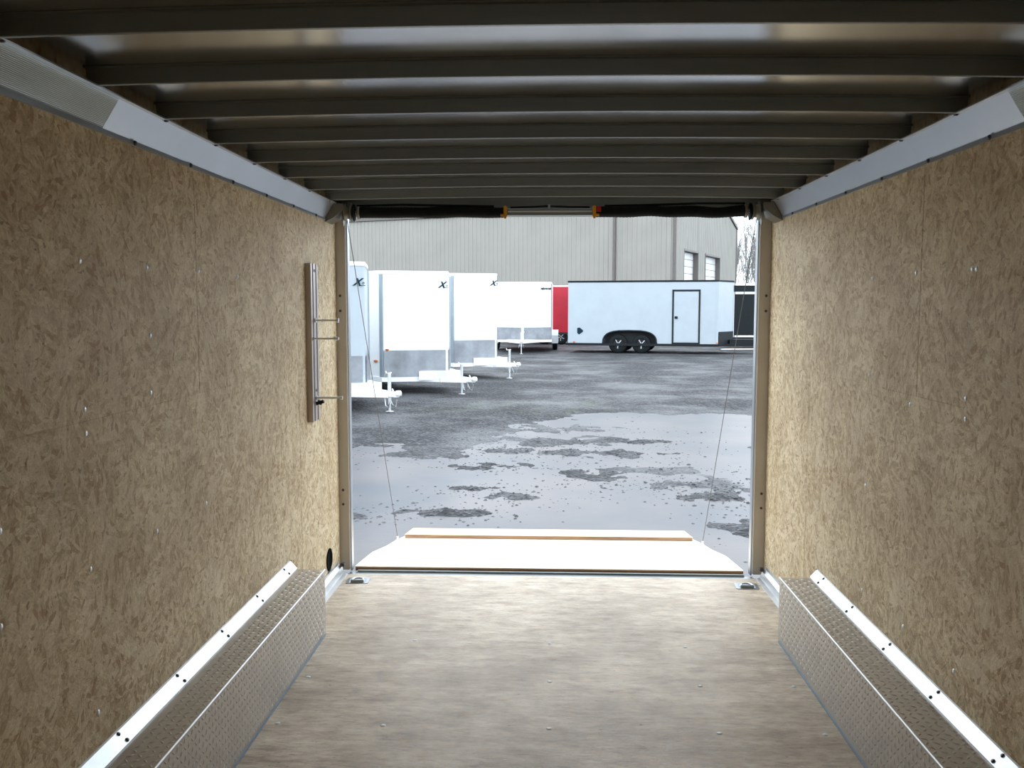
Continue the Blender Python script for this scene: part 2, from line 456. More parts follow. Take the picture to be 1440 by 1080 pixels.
def wall_screws(parent, x, sgn, pts, mat='zinc_screw'):
    for (y, z) in pts:
        m = MB()
        m.lathe([(0.0, 0.0022), (0.0055, 0.002), (0.0085, 0.0), (0.0085, -0.003)], (0, 0, 0), axis=0, seg=8,
                M=Matrix.Translation((x, y, z)) @ Matrix.Rotation(0 if sgn < 0 else PI, 4, 'Z'))
        m.build('screw', mat, parent)
wall_screws(wl, XL, -1, [(2.283, 1.636), (2.671, 1.636), (3.071, 1.641), (3.463, 1.636), (2.678, 1.432), (2.278, 1.253), (2.279, 1.19), (2.669, 1.26), (2.275, 0.83), (1.898, 1.027), (1.884, 0.816), (2.286, 0.435), (2.68, 0.83), (3.08, 0.83)])
wall_screws(wr, XR, 1, [(3.091, 1.633), (2.689, 1.63), (2.663, 1.629), (2.695, 1.25), (2.691, 1.19), (3.498, 1.26), (3.498, 0.416), (3.086, 0.419), (2.696, 0.421), (3.099, 1.19), (3.5, 1.63), (3.5, 0.83)])

# front wall behind the camera
m = MB(); m.box(XL - 0.03, XR + 0.03, YF - 0.04, YF, 0.0, 2.12)
struct(m.build('wall_front', 'end_strand_board'), 'front trailer wall of strand board behind the viewer', 'wall')

# outer skin of the trailer
m = MB()
m.box(XL - 0.075, XL - 0.03, YF - 0.05, YE + 0.06, -0.12, 2.24)
m.box(XR + 0.03, XR + 0.075, YF - 0.05, YE + 0.06, -0.12, 2.24)
m.box(XL - 0.075, XR + 0.075, YF - 0.1, YF - 0.05, -0.12, 2.24)
struct(m.build('wall_outer_skin', 'gloss_white'), 'white outer sheet metal skin of the trailer', 'wall')

# ---- roof sheet (ceiling) with a slight crown
m = MB(); N = 64
vs = []; fs = []
for zo in (0.0, 0.006):
    for yy in (YF - 0.04, YE + 0.06):
        for i in range(N + 1):
            x = -1.26 + 2.55 * i / N
            vs.append((x, yy, ZS + crown(x) + zo))
k = N + 1
for i in range(N):
    fs.append((i, i + 1, k + i + 1, k + i)); fs.append((2 * k + i, 3 * k + i, 3 * k + i + 1, 2 * k + i + 1))
    fs.append((i, 2 * k + i, 2 * k + i + 1, i + 1)); fs.append((k + i, k + i + 1, 3 * k + i + 1, 3 * k + i))
fs.append((0, k, 3 * k, 2 * k)); fs.append((N, 2 * k + N, 3 * k + N, k + N))
m.add(vs, fs, False)
ceil = struct(m.build('ceiling', 'roof_sheet'), 'bare metal roof sheet of the trailer', 'ceiling')

# ---- roof bows, one every 16 inches
def bow_mesh():
    m = MB(); n = 20
    # hat section: two webs, bottom face, small top flanges
    prof = [(-0.024, 0.0425), (-0.024, 0.0395), (-0.010, 0.0395), (-0.0065, 0.002), (-0.005, 0.0), (0.005, 0.0), (0.0065, 0.002), (0.010, 0.0395), (0.024, 0.0395), (0.024, 0.0425)]
    vs = []; kk = len(prof)
    for i in range(n + 1):
        x = -1.165 + 2.36 * i / n
        for (y, z) in prof:
            c = crown(x)
            vs.append((x, y, z + c))
    fs = [(i * kk + j, i * kk + (j + 1) % kk, (i + 1) * kk + (j + 1) % kk, (i + 1) * kk + j) for i in range(n) for j in range(kk)]
    fs.append(tuple(range(kk))); fs.append(tuple(range(n * kk, n * kk + kk)))
    m.add(vs, fs)
    return m
order = ['nearest', 'second', 'third', 'fourth', 'fifth', 'sixth', 'seventh', 'eighth']
b0 = None
for i in range(-6, 8):
    if b0 is None:
        b0 = bow_mesh().build('roof_bow', 'galvanized'); o = b0
    else:
        o = b0.copy(); C.objects.link(o)
    o.location = (0, 1.8718 + 0.01 + 0.4064 * i, ZB)
    if i >= 0:
        lab = {0: 'grey steel roof bow nearest the top edge, first of the eight seen', 7: 'grey steel roof bow right in front of the ramp door spring'}.get(i,
              'grey steel roof bow, %s counted back from the front of the view' % order[i])
    else:
        lab = 'grey steel roof bow overhead, nearer than the eight in plain view'
    tag(o, lab, 'roof bow', 'roof bows across the ceiling')

# ---- unseen fill lamps, added behind the viewer to brighten the interior
for ly in (-0.95, -0.10):
    dl = empty('fill_lamp', (0.0, ly, 2.075)); tag(dl, 'small round fill lamp added on the ceiling behind the viewer, %s' % ('by the front wall' if ly < -0.5 else 'almost overhead'), 'lamp', 'added ceiling fill lamps')
    m = MB(); m.lathe([(0.0, 0.0), (0.085, 0.0), (0.085, -0.012), (0.07, -0.018), (0.0, -0.018)], (0, 0, 0), axis=2, seg=24); m.build('base', 'white_paint', dl)
    m = MB(); m.lathe([(0.066, -0.018), (0.06, -0.034), (0.035, -0.044), (0.0, -0.047)], (0, 0, 0), axis=2, seg=24); m.build('lens', 'fill_lens', dl)
    ld = bpy.data.lights.new('fill_light', 'AREA'); ld.shape = 'DISK'; ld.size = 0.12; ld.energy = FILL_W; ld.color = (1.0, 0.98, 0.95)
    lo_ = bpy.data.objects.new('fill_light', ld); C.objects.link(lo_); lo_.parent = dl; lo_.location = (0, 0, -0.05)

# ---- cove trims along both top corners
def cove(name, sgn, y0, y1, ribbed, lab):
    x = XL if sgn < 0 else XR
    m = MB()
    n = 44 if ribbed else 2
    # outline in (offset from wall, z)
    a = Vector((0.002, 1.994)); b_ = Vector((0.052, 2.072))
    outl = []
    for i in range(n + 1):
        t = i / n
        p = a.lerp(b_, t)
        nrm = Vector((b_.y - a.y, -(b_.x - a.x))).normalized()
        d = 0.0012 * (i % 2) if ribbed else 0
        outl.append(p + nrm * d)
    poly = [Vector((0.0, 1.982)), Vector((0.006, 1.982)), Vector((0.006, 1.994))] + outl + [Vector((0.066, 2.072)), Vector((0.066, 2.076)), Vector((0.048, 2.082)), Vector((0.0, 2.082))]
    pts = [(x - sgn * p.x, p.y) for p in poly]
    m.prism(pts, y0, y1, axis=1)
    o = m.build(name, 'cove_metal')
    struct(o, lab, 'trim')
    y = y0 + 0.11
    while y < y1 - 0.05:
        yy = 1.8918 + 0.4064 * round((y - 1.8918) / 0.4064)
        MB().lathe([(0.0, 0.006), (0.006, 0.005), (0.008, 0.0)], (0, 0, 0), axis=0, seg=8, M=Matrix.Translation((x - sgn * 0.006, yy - 0.1, 1.989)) @ Matrix.Rotation(0 if sgn < 0 else PI, 4, 'Z')).build('screw', 'screw_steel', o)
        MB().lathe([(0.0, -0.005), (0.006, -0.004), (0.008, 0.0)], (x - sgn * 0.058, yy, 2.073), axis=2, seg=8).build('screw', 'screw_steel', o)
        y += 0.4064
    return o
cove('trim_1', -1, YF, 2.42, True, 'ribbed aluminium cove trim at the top of the left wall')
cove('trim_2', -1, 2.42, 4.84, False, 'smooth aluminium cove trim at the top of the left wall')
cove('trim_3', 1, YF, 2.42, True, 'ribbed aluminium cove trim at the top of the right wall')
cove('trim_4', 1, 2.42, 4.84, False, 'smooth aluminium cove trim at the top of the right wall')

# ---- baseboards between the wheel boxes and the door
def baseb(name, sgn, lab):
    x = XL if sgn < 0 else XR
    poly = [(0.0, 0.0), (0.062, 0.0), (0.062, 0.004), (0.040, 0.010), (0.030, 0.046), (0.012, 0.060), (0.012, 0.075), (0.0, 0.075)]
    m = MB(); m.prism([(x - sgn * a, z) for a, z in poly], 4.075, 4.995, axis=1)
    o = m.build(name, 'aluminium'); struct(o, lab, 'baseboard')
    m = MB(); m.box(x - sgn * 0.035 - 0.012, x - sgn * 0.035 + 0.012, 4.97, 5.0, 0.05, 0.068, bev=0.003); m.build('end_clip', 'screw_steel', o)
baseb('baseboard_left', -1, 'short aluminium floor trim left of the doorway')
baseb('baseboard_right', 1, 'short aluminium floor trim right of the doorway')

# ---- door frame : jambs, header, sill
def jamb(name, sgn, lab):
    x = XL if sgn < 0 else XR
    xi = -1.146 if sgn < 0 else 1.166
    m = MB()
    lo, hi = sorted((x + sgn * 0.02, xi))
    m.box(lo, hi, YE, YE + 0.055, 0.0, 2.2, bev=0.003)
    o = struct(m.build(name, 'jamb_steel'), lab, 'door frame')
    m = MB(); lo, hi = sorted((xi, xi - sgn * 0.008)); m.box(lo, hi, YE + 0.02, YE + 0.07, -0.01, 2.03)
    m.build('edge_strip', 'cove_metal', o)
    for z in (1.583, 1.498, 0.469, 0.386):
        MB().lathe([(0.0, -0.003), (0.006, -0.002), (0.008, 0.0)], (x - sgn * 0.022, YE, z), axis=1, seg=8).build('rivet', 'screw_steel', o)
    return o
jamb('trim_5', -1, 'tan painted steel post at the left side of the rear doorway')
jamb('trim_6', 1, 'tan painted steel post at the right side of the rear doorway')
m = MB(); m.box(XL - 0.02, XR + 0.02, 5.02, 5.135, 2.036, 2.24, bev=0.003)
struct(m.build('trim_7', 'galvanized'), 'dark steel header beam above the rear doorway', 'door frame')
m = MB()
m.box(-1.146, 1.166, 5.0, 5.015, -0.06, -0.002)
m.box(-1.146, 1.166, 5.015, 5.085, -0.06, -0.012, bev=0.002)
m.tube([(-1.1, 5.088, -0.010), (1.12, 5.088, -0.010)], 0.010, 10)
m.box(XL, XR, 4.99, 5.12, -0.2, -0.06)
struct(m.build('trim_8', 'galvanized'), 'grey metal sill with hinge along the floor edge', 'sill')

# corner gussets where the cove trims reach the door
for sgn, lab in ((-1, 'grey gusset plate in the upper left corner of the doorway'), (1, 'grey gusset plate in the upper right corner of the doorway')):
    x = XL if sgn < 0 else XR
    m = MB()
    m.prism([(x, 2.0), (x - sgn * 0.05, 2.0), (x - sgn * 0.10, 2.04), (x - sgn * 0.10, 2.07), (x, 2.07)], 4.845, 4.852, axis=1)
    m.prism([(x, 1.975), (x - sgn * 0.05, 2.0), (x - sgn * 0.075, 2.07), (x, 2.08)], 4.85, 5.015, axis=1)
    o = m.build('corner_gusset', 'bracket_grey')
    tag(o, lab, 'bracket')

# ------------------------------------------------------------------ wheel boxes with tread plate
def lug(m, c, u, v, nrm, ang, L=0.027, W=0.0075, H=0.0026):
    a = u * math.cos(ang) + v * math.sin(ang); b_ = -u * math.sin(ang) + v * math.cos(ang)
    p = [c - a * L / 2, c + b_ * W / 2, c + a * L / 2, c - b_ * W / 2, c + nrm * H + a * L * 0.22, c + nrm * H - a * L * 0.22]
    m.add(p, [(0, 3, 5), (3, 2, 4, 5), (2, 1, 4), (1, 0, 5, 4)], True)

def wheel_box(sgn, lab):
    x = XL if sgn < 0 else XR
    xo = -1.035 if sgn < 0 else 1.056
    zt = 0.303 if sgn < 0 else 0.292
    y0, y1 = 2.24, 4.066
    root = empty('wheel_box', (x, (y0 + y1) / 2, 0))
    tag(root, lab, 'wheel box', 'tread plate wheel boxes along the walls')
    inv = Matrix.Translation(-Vector(root.location))
    m = MB()
    lo, hi = sorted((x - sgn * 0.0005, xo))
    m.box(lo, hi, y0, y1, 0.0005, zt, M=inv, bev=0.002)
    m.build('box', 'tread_plate', root)
    m = MB()
    up = Vector((0, 0, 1)); ex = Vector((1, 0, 0)); ey = Vector((0, 1, 0))
    p = 0.0265
    nyy = int((y1 - y0 - 0.02) / p)
    for j in range(nyy):
        yy = y0 + 0.018 + j * p
        for i in range(int(abs(xo - x) / p)):
            xx = xo + sgn * (0.016 + i * p)
            if abs(xx - x) < 0.05: continue
            lug(m, inv @ Vector((xx, yy, zt)), ex, ey, up, (PI / 4 if (i + j) % 2 else -PI / 4))
        for i in range(int(zt / p)):
            zz = zt - 0.018 - i * p
            if zz < 0.012: continue
            lug(m, inv @ Vector((xo, yy, zz)), ey, up, Vector((-sgn, 0, 0)), (PI / 4 if (i + j) % 2 else -PI / 4))
    for i in range(int(abs(xo - x) / p)):
        for j in range(int(zt / p)):
            lug(m, inv @ Vector((xo + sgn * (0.016 + i * p), y0, zt - 0.018 - j * p)), ex, up, Vector((0, -1, 0)), (PI / 4 if (i + j) % 2 else -PI / 4))
    tag(m.build('tread_pattern', 'lug_metal', root), 'raised diamond lugs')
    # bent outer edge catching the light
    m = MB(); m.tube([inv @ Vector((xo + sgn * 0.001, y0, zt - 0.001)), inv @ Vector((xo + sgn * 0.001, y1, zt - 0.001))], 0.0042, 10)
    tag(m.build('edge', 'bright_aluminium', root), 'bright bent edge')
    # angle strip between box and wall
    m = MB()
    s = -sgn
    poly = [(x, zt + 0.0005), (x + s * 0.035, zt + 0.0005), (x + s * 0.035, zt + 0.004), (x + s * 0.006, zt + 0.036), (x + s * 0.001, zt + 0.038), (x, zt + 0.038)]
    m.prism([(a, b_) for a, b_ in poly], 2.14, 4.07, axis=1, M=inv)
    st = m.build('angle_strip', 'strip_metal', root); tag(st, 'bright aluminium angle strip')
    for q in range(5):
        yy = 2.37 + q * 0.4 - (0.02 if q == 4 else 0)
        MB().lathe([(0.0, 0.003), (0.005, 0.003), (0.0065, 0.0)], (0, 0, 0), axis=0, seg=8, M=inv @ Matrix.Translation((x + s * 0.0105, yy, zt + 0.0315)) @ Matrix.Rotation(s * -0.8 if s > 0 else PI + 0.8, 4, 'Y')).build('rivet', 'screw_steel', st)
        MB().lathe([(0.0, 0.0028), (0.005, 0.0028), (0.0065, 0.0)], (0, 0, 0), axis=0, seg=8, M=inv @ Matrix.Translation((x + s * 0.030, yy + 0.01, zt + 0.0108)) @ Matrix.Rotation(s * -0.8 if s > 0 else PI + 0.8, 4, 'Y')).build('rivet', 'screw_steel', st)
    for yy in (2.17, 4.09 if sgn < 0 else 4.085):
        MB().lathe([(0.0, 0.004), (0.006, 0.003), (0.008, 0.0)], (0, 0, 0), axis=0, seg=8, M=inv @ Matrix.Translation((x + s * (0.0045 if yy < 4 else 0.0), yy, zt + 0.03)) @ Matrix.Rotation(0 if sgn < 0 else PI, 4, 'Z')).build('rivet', 'screw_steel', st)
    m = MB(); m.box(*sorted((xo, xo + s * 0.007)), y0, y1 - 0.03, 0.0005, 0.005, M=inv)
    tag(m.build('sealant_line', 'blue_caulk', root), 'blue line of sealant at the floor')
wheel_box(-1, 'diamond tread plate wheel box on the floor along the left wall')
wheel_box(1, 'diamond tread plate wheel box on the floor along the right wall')

# ------------------------------------------------------------------ wall rack on the left wall
rk = empty('wall_rack', (XL, 4.5, 1.34))
tag(rk, 'upright aluminium channel with three pins on the left wall near the doorway', 'rack')
inv = Matrix.Translation((-XL, -4.5, -1.34))
m = MB()
prof = [(0.0, 4.43), (0.028, 4.43), (0.028, 4.458), (0.022, 4.462), (0.022, 4.475), (0.028, 4.479), (0.028, 4.520), (0.022, 4.524), (0.022, 4.537), (0.028, 4.541), (0.028, 4.565), (0.0, 4.565)]
m.prism([(XL + a, y) for a, y in prof], 0.945, 1.735, axis=2, M=inv)
m.build('channel', 'rack_metal', rk)
def pin(y, z, L, r, flat=False, rings=()):
    m = MB()
    a = inv @ Vector((XL + 0.02, y, z)); b_ = inv @ Vector((XL + 0.028 + L, y, z))
    if flat:
        m.box(a.x, b_.x, a.y - 0.012, a.y + 0.012, a.z - 0.005, a.z + 0.005, bev=0.003)
    else:
        m.tube([a, b_], r, 10)
    for (t, rr, wd) in rings:
        c = inv @ Vector((XL + 0.028 + L * t, y, z))
        m.tube([c - Vector((wd / 2, 0, 0)), c + Vector((wd / 2, 0, 0))], rr, 10)
    return m
pin(4.50, 1.452, 0.115, 0.005, False, ((0.0, 0.012, 0.012), (0.36, 0.010, 0.004), (1.0, 0.012, 0.010))).build('pin', 'aluminium', rk)
pin(4.46, 1.362, 0.118, 0.005, False, ((0.02, 0.010, 0.012), (0.66, 0.009, 0.004), (0.93, 0.011, 0.010), (1.0, 0.008, 0.02))).build('pin', 'aluminium', rk)
tag(pin(4.50, 1.062, 0.128, 0.006, True, ((0.0, 0.010, 0.01), (1.0, 0.009, 0.012))).build('pin', 'bright_aluminium', rk), 'flat pale pin')
m = MB(); c = inv @ Vector((XL + 0.045, 4.50, 1.037)); m.tube([c + Vector((-0.02, 0, -0.006)), c + Vector((0.02, 0, 0.006))], 0.009, 8); m.tube([c + Vector((-0.002, 0, -0.001)), c + Vector((0.004, 0, 0.002))], 0.014, 8)
m.build('latch_bolt', 'charcoal', rk)
for z in (1.70, 1.10):
    MB().lathe([(0.0, 0.003), (0.006, 0.003), (0.008, 0.0)], inv @ Vector((XL + 0.028, 4.50, z)), axis=0, seg=8).build('screw', 'screw_steel', rk)

# round vent in the left wall by the door
m = MB()
Mv = Matrix.Translation((XL, 4.815, 0.135))
m.lathe([(0.062, 0.0), (0.062, 0.004), (0.056, 0.006), (0.050, 0.004), (0.048, 0.0015), (0.0, 0.0012)], (0, 0, 0), axis=0, seg=32, M=Mv)
tag(m.build('wall_vent', 'matte_black'), 'small black round vent low on the left wall beside the doorway', 'vent')

# ------------------------------------------------------------------ recessed tie-down rings
def d_ring(x, y, rz, lab, flip):
    root = empty('tie_down_ring', (x, y, 0.0), rz); tag(root, lab, 'tie-down ring', 'tie-down rings at the doorway')
    m = MB(); k = 8; w_, h_ = 0.062, 0.052
    def rr(w, h, r, z):
        pts = []
        for cx, cy, a0 in ((w - r, h - r, 0), (-w + r, h - r, 90), (-w + r, -h + r, 180), (w - r, -h + r, 270)):
            for j in range(5):
                a = math.radians(a0 + j * 22.5); pts.append((cx + r * math.cos(a), cy + r * math.sin(a), z))
        return pts
    rings = [rr(w_, h_, 0.012, 0.0), rr(w_, h_, 0.012, 0.003), rr(w_ - 0.018, h_ - 0.014, 0.012, 0.003), rr(w_ - 0.022, h_ - 0.018, 0.012, 0.0015), ]
    vs = [p for r in rings for p in r]; n_ = 20
    fs = [(a * n_ + j, a * n_ + (j + 1) % n_, (a + 1) * n_ + (j + 1) % n_, (a + 1) * n_ + j) for a in range(3) for j in range(n_)]
    fs.append(tuple(range(3 * n_, 4 * n_)))
    m.add(vs, fs); m.build('plate', 'galvanized', root)
    m = MB(); pts = []
    for j in range(13):
        a = PI * j / 12
        pts.append((0.030 * math.cos(a), flip * (0.030 * math.sin(a) - 0.005), 0.010))
    m.tube([(0.030, -flip * 0.022, 0.010)] + pts + [(-0.030, -flip * 0.022, 0.010)], 0.0055, 8); m.build('ring', 'zinc_screw', root)
    m = MB(); m.box(-0.036, 0.036, -flip * 0.028 - 0.008, -flip * 0.028 + 0.008, 0.001, 0.017, bev=0.003); m.build('clamp', 'galvanized', root)
    m = MB(); m.lathe([(0.0, 0.0035), (0.016, 0.003), (0.018, 0.001)], (0, 0, 0), axis=2, seg=16); m.build('recess', 'screw_steel', root)
d_ring(-1.055, 4.87, 0.05, 'zinc tie-down ring plate on the floor by the left door post', 1)
d_ring(1.085, 4.86, -0.05, 'zinc tie-down ring plate on the floor by the right door post', 1)

# ------------------------------------------------------------------ ramp door spring over the doorway
sp = empty('ramp_spring_assembly', (0, 4.96, 2.035))
tag(sp, 'long ramp door spring shaft with black covers under the doorway header', 'door spring')
def SX(x, y=0.0, z=0.0): return Vector((x, y, z))
def spring(x0, x1, seed):
    m = MB(); pts = []; rr = []
    n = 90
    for i in range(n + 1):
        t = i / n; x = x0 + (x1 - x0) * t
        wob = 0.010 * noise.noise(Vector((x * 5, seed, 0)))
        pts.append(SX(x, 0.002 * math.sin(x * 9), wob - 0.001))
        rr.append(0.029 + 0.005 * noise.noise(Vector((x * 6, seed + 4, 1))) + (0.0016 if i % 2 else 0))
    m.tube(pts, 0.03, 16, True, rr)
    return m.build('torsion_spring', 'black_rubber', sp)
spring(-1.045, -0.245, 1.0); spring(0.252, 1.05, 6.0)
MB().tube([SX(-1.12), SX(1.14)], 0.011, 12).build('shaft', 'galvanized', sp)
m = MB()
m.prism([(-0.018, -0.020), (-0.018, 0.012), (-0.010, 0.018), (0.010, 0.018), (0.018, 0.012), (0.018, -0.020), (0.010, -0.026), (-0.010, -0.026)], -0.232, 0.24, axis=0)
m.build('centre_channel', 'galvanized', sp)
m = MB(); m.box(-0.222, 0.232, -0.0225, -0.017, -0.004, 0.004, bev=0.001); m.build('channel_rib', 'bright_aluminium', sp)
for sx in (-1, 1):
    xc = -0.237 if sx < 0 else 0.244
    m = MB(); m.box(xc - 0.009, xc + 0.009, -0.034, 0.016, -0.030, 0.030, bev=0.003)
    m.box(*sorted((xc, xc + sx * 0.026)), -0.034, -0.022, -0.026, -0.014, bev=0.002)
    m.tube([SX(xc, -0.028, -0.026), SX(xc, -0.028, -0.038)], 0.007, 10)
    tag(m.build('clip', 'yellow_plastic', sp), 'yellow plastic clip')
    xd = -1.096 if sx < 0 else 1.112
    m = MB()
    m.lathe([(0.0, -0.022), (0.046, -0.022), (0.046, -0.016), (0.034, -0.015), (0.036, 0.010), (0.050, 0.012), (0.050, 0.018), (0.0, 0.018)], (xd, 0, 0), axis=0, seg=28)
    m.build('cable_drum', 'bracket_grey', sp)
    m = MB(); m.lathe([(0.0, -0.004), (0.047, -0.003), (0.042, 0.004), (0.0, 0.006)], (xd - sx * 0.030, 0, -0.002), axis=0, seg=24); m.build('drum_flange', 'black_rubber', sp)
    m = MB(); m.lathe([(0.033, -0.008), (0.036, -0.006), (0.036, 0.006), (0.033, 0.008)], (xd - sx * 0.055, 0, 0), axis=0, seg=20); m.build('spring_collar', 'bracket_grey', sp)
    m = MB(); xb = xd + sx * 0.030
    m.prism([(-0.03, 0.04), (0.055, 0.04), (0.055, -0.045), (0.0, -0.075), (-0.03, -0.02)], *sorted((xb, xb + sx * 0.006)), axis=0)
    m.build('end_bracket', 'bracket_grey', sp)
m = MB(); m.box(0.256, 0.280, -0.033, -0.030, -0.004, 0.026, bev=0.001); tag(m.build('warning_tag', 'red_plastic', sp), 'small red tag')
m = MB(); m.tube([SX(-0.21, -0.005, 0.024), SX(-0.1, -0.005, 0.026), SX(0, -0.005, 0.030), SX(0.1, -0.005, 0.026), SX(0.22, -0.005, 0.024)], 0.0045, 8); m.build('cord', 'black_rubber', sp)
m = MB(); m.tube([SX(-1.05, -0.01, 0.034), SX(-0.8, -0.01, 0.040), SX(-0.55, -0.005, 0.035), SX(-0.3, -0.005, 0.030)], 0.006, 8); m.build('cord', 'black_rubber', sp)
m = MB(); m.tube([SX(1.05, -0.01, 0.040), SX(0.8, -0.01, 0.041), SX(0.55, -0.005, 0.034), SX(0.3, -0.005, 0.030)], 0.006, 8); m.build('cord', 'black_rubber', sp)
m = MB(); m.box(-0.006, 0.006, -0.012, 0.0, 0.018, 0.038); m.build('cord_clip', 'aluminium', sp)

# ------------------------------------------------------------------ ramp door lowered to the ground
HY, HZ = 5.098, -0.010
ang = math.atan2(-0.275, 1.90)
rp = empty('ramp_door', (0, HY, HZ))
tag(rp, 'lowered plywood ramp door lying on the wet ground beyond the sill', 'ramp')
Mr = Matrix.Rotation(ang, 4, 'X')
rows = [(0.004, 1.118), (0.03, 1.125), (0.50, 1.118), (1.0, 1.118), (1.40, 1.118), (1.93, 1.075)]
def deck_slab(z0, z1, k=1.0):
    m = MB(); vs = []
    for (y, hx) in rows:
        lift = 0.026 * math.exp(-((y - 0.50) / 0.38) ** 2)
        for (xx, zz) in ((-hx * k, z0), (hx * k, z0), (hx * k, z1), (-hx * k, z1)):
            q = Mr @ Vector((xx, 0.004 + (y - 0.004) * k + (0 if k == 1 else 0.01), zz)); vs.append((q.x, q.y, q.z + lift))
    n_ = len(rows)
    fs = [(4 * i + a, 4 * i + (a + 1) % 4, 4 * i + 4 + (a + 1) % 4, 4 * i + 4 + a) for i in range(n_ - 1) for a in range(4)] + [(0, 1, 2, 3), tuple(4 * (n_ - 1) + a for a in range(4))]
    return m.add(vs, fs)
deck_slab(0.001, 0.020).build('deck', 'ramp_plywood', rp)
m = MB(); m.box(-1.118, 1.118, -0.002, 0.0035, 0.001, 0.019, M=Mr); tag(m.build('deck_edge', 'ply_edge', rp), 'brown plywood edge along the hinge')
deck_slab(-0.034, 0.0005, 0.985).build('frame', 'galvanized', rp)
m = MB(); m.prism([(-1.075, 1.53), (1.075, 1.53), (1.085, 2.02), (-1.085, 2.02)], 0.0215, 0.046, axis=2, M=Mr)
fp = m.build('flap', 'flap_pine', rp); tag(fp, 'yellowish pine flap board')
m = MB(); m.box(-1.07, 1.07, 1.527, 1.5295, 0.022, 0.045, M=Mr); m.build('flap_edge', 'ply_edge', fp)
eyes = []
for sx in (-1, 1):
    p = Mr @ Vector((sx * 1.10, 1.36 if sx < 0 else 1.25, 0.022))
    m = MB(); m.box(p.x - 0.012, p.x + 0.012, p.y - 0.02, p.y + 0.02, p.z - 0.003, p.z + 0.006, bev=0.002)
    m.tube([p + Vector((0, 0, 0.004)), p + Vector((0, 0, 0.03))], 0.008, 8); m.build('cable_anchor', 'zinc_screw', rp)
    eyes.append(p + Vector((0, HY, HZ + 0.028)))
for sx, p, lab in ((-1, eyes[0], 'thin steel lift cable running from the upper left corner to the ramp'), (1, eyes[1], 'thin steel lift cable running from the upper right corner to the ramp')):
    top = Vector((sx * 1.118 + (0.0 if sx < 0 else 0.01), 5.0, 2.02))
    m = MB(); m.tube([top, top.lerp(p, 0.5), p], 0.0021, 6)
    tag(m.build('lift_cable', 'brown_trim'), lab, 'cable', 'lift cables of the ramp door')

# ------------------------------------------------------------------ ground with puddles
bumps = [(-0.107, 12.4, 1.0, 0.35, 1.0), (0.975, 11.3, 0.7, 0.25, 0.95), (-0.672, 10.4, 0.45, 0.22, 1.0), (0.32, 13.7, 0.8, 0.35, 0.75),
         (-0.97, 8.0, 0.35, 0.16, 1.0), (-0.3, 8.7, 0.3, 0.25, 0.8), (1.75, 9.4, 0.5, 0.4, 0.8), (1.9, 7.5, 0.4, 0.3, 0.9),
         (-1.7, 7.85, 0.3, 0.14, 1.0), (-0.8, 9.0, 0.25, 0.14, 0.8), (-1.435, 11.2, 0.5, 0.3, 0.6), (0.5, 9.9, 0.4, 0.4, 0.5), (2.6, 8.6, 0.5, 0.4, 0.8), (1.3, 10.2, 0.6, 0.5, 0.65),
         (0.9, 12.3, 0.7, 0.3, 1.0), (1.6, 8.8, 0.4, 0.25, 0.8), (2.2, 8.0, 0.35, 0.25, 0.9), (1.0, 9.3, 0.5, 0.2, 0.7), (0.2, 11.4, 0.6, 0.25, 0.9), (-0.5, 11.6, 0.4, 0.2, 0.8)]
def far_edge(x):
    return float(np.interp(x, [-8, -2.5, -1.4, -0.9, -0.3, 0.6, 2.0, 3.5, 8], [10.4, 10.9, 11.8, 12.9, 14.3, 16.2, 16.2, 15.6, 14.8]))
def ground_h(x, y):
    base = GZ + (0.03 if y > 17 else 0.03 * max(0, (y - 15.5)) / 1.5)
    n1 = noise.fractal(Vector((x * 0.55, y * 0.45, 3.3)), 1.0, 2.1, 4)
    n2 = noise.fractal(Vector((x * 2.6, y * 2.2, 8.1)), 0.9, 2.2, 4)
    n3 = noise.noise(Vector((x * 17, y * 17, 1.2)))
    nb = noise.fractal(Vector((x * 1.1, y * 0.5, 21.0)), 1.0, 2.1, 4)
    fe = far_edge(x + 0.5 * nb) + 1.1 * n1
    e = (y - fe) / 2.4
    s = max(0.0, min(1.0, 0.5 + e))          # 1 = beyond the puddle
    g = 0.0
    for bx, by, rx, ry, a in bumps:
        q = ((x - bx) / rx) ** 2 + ((y - by) / ry) ** 2
        if q < 9: g += a * math.exp(-q)
    g = min(g, 1.2)
    n4 = noise.fractal(Vector((x * 1.1, y * 0.85 + x * 0.5, 33.0)), 0.8, 2.2, 5)
    d = -0.0135 + 0.027 * s + 0.026 * g * (0.5 + 1.7 * max(0.0, n2 + 0.2)) + 0.012 * n2 * (0.5 + g) + 0.004 * n1 + 0.011 * n4
    if s > 0.95: d = max(d, 0.002)
    return base + d + 0.004 * n3 * (0.4 + min(1, g + s))
def ground_piece(m, x0, x1, y0, y1, step, fine=True):
    nx = max(1, int(round((x1 - x0) / step))); ny = max(1, int(round((y1 - y0) / step)))
    vs = []
    for j in range(ny + 1):
        for i in range(nx + 1):
            x = x0 + (x1 - x0) * i / nx; y = y0 + (y1 - y0) * j / ny
            vs.append((x, y, ground_h(x, y)))
    fs = [(j * (nx + 1) + i, j * (nx + 1) + i + 1, (j + 1) * (nx + 1) + i + 1, (j + 1) * (nx + 1) + i) for j in range(ny) for i in range(nx)]
    m.add(vs, fs, True)
m = MB()
ground_piece(m, -4.2, 5.6, 6.4, 18.0, 0.05)
struct(m.build('ground', 'wet_gravel'), 'wet dark gravel yard with puddles', 'ground')
m = MB()
def quad(x0, x1, y0, y1, z=GZ, z2=None):
    z2 = z if z2 is None else z2
    m.add([(x0, y0, z), (x1, y0, z), (x1, y1, z2), (x0, y1, z2)], [(0, 1, 2, 3)])
ZR = GZ + 0.03
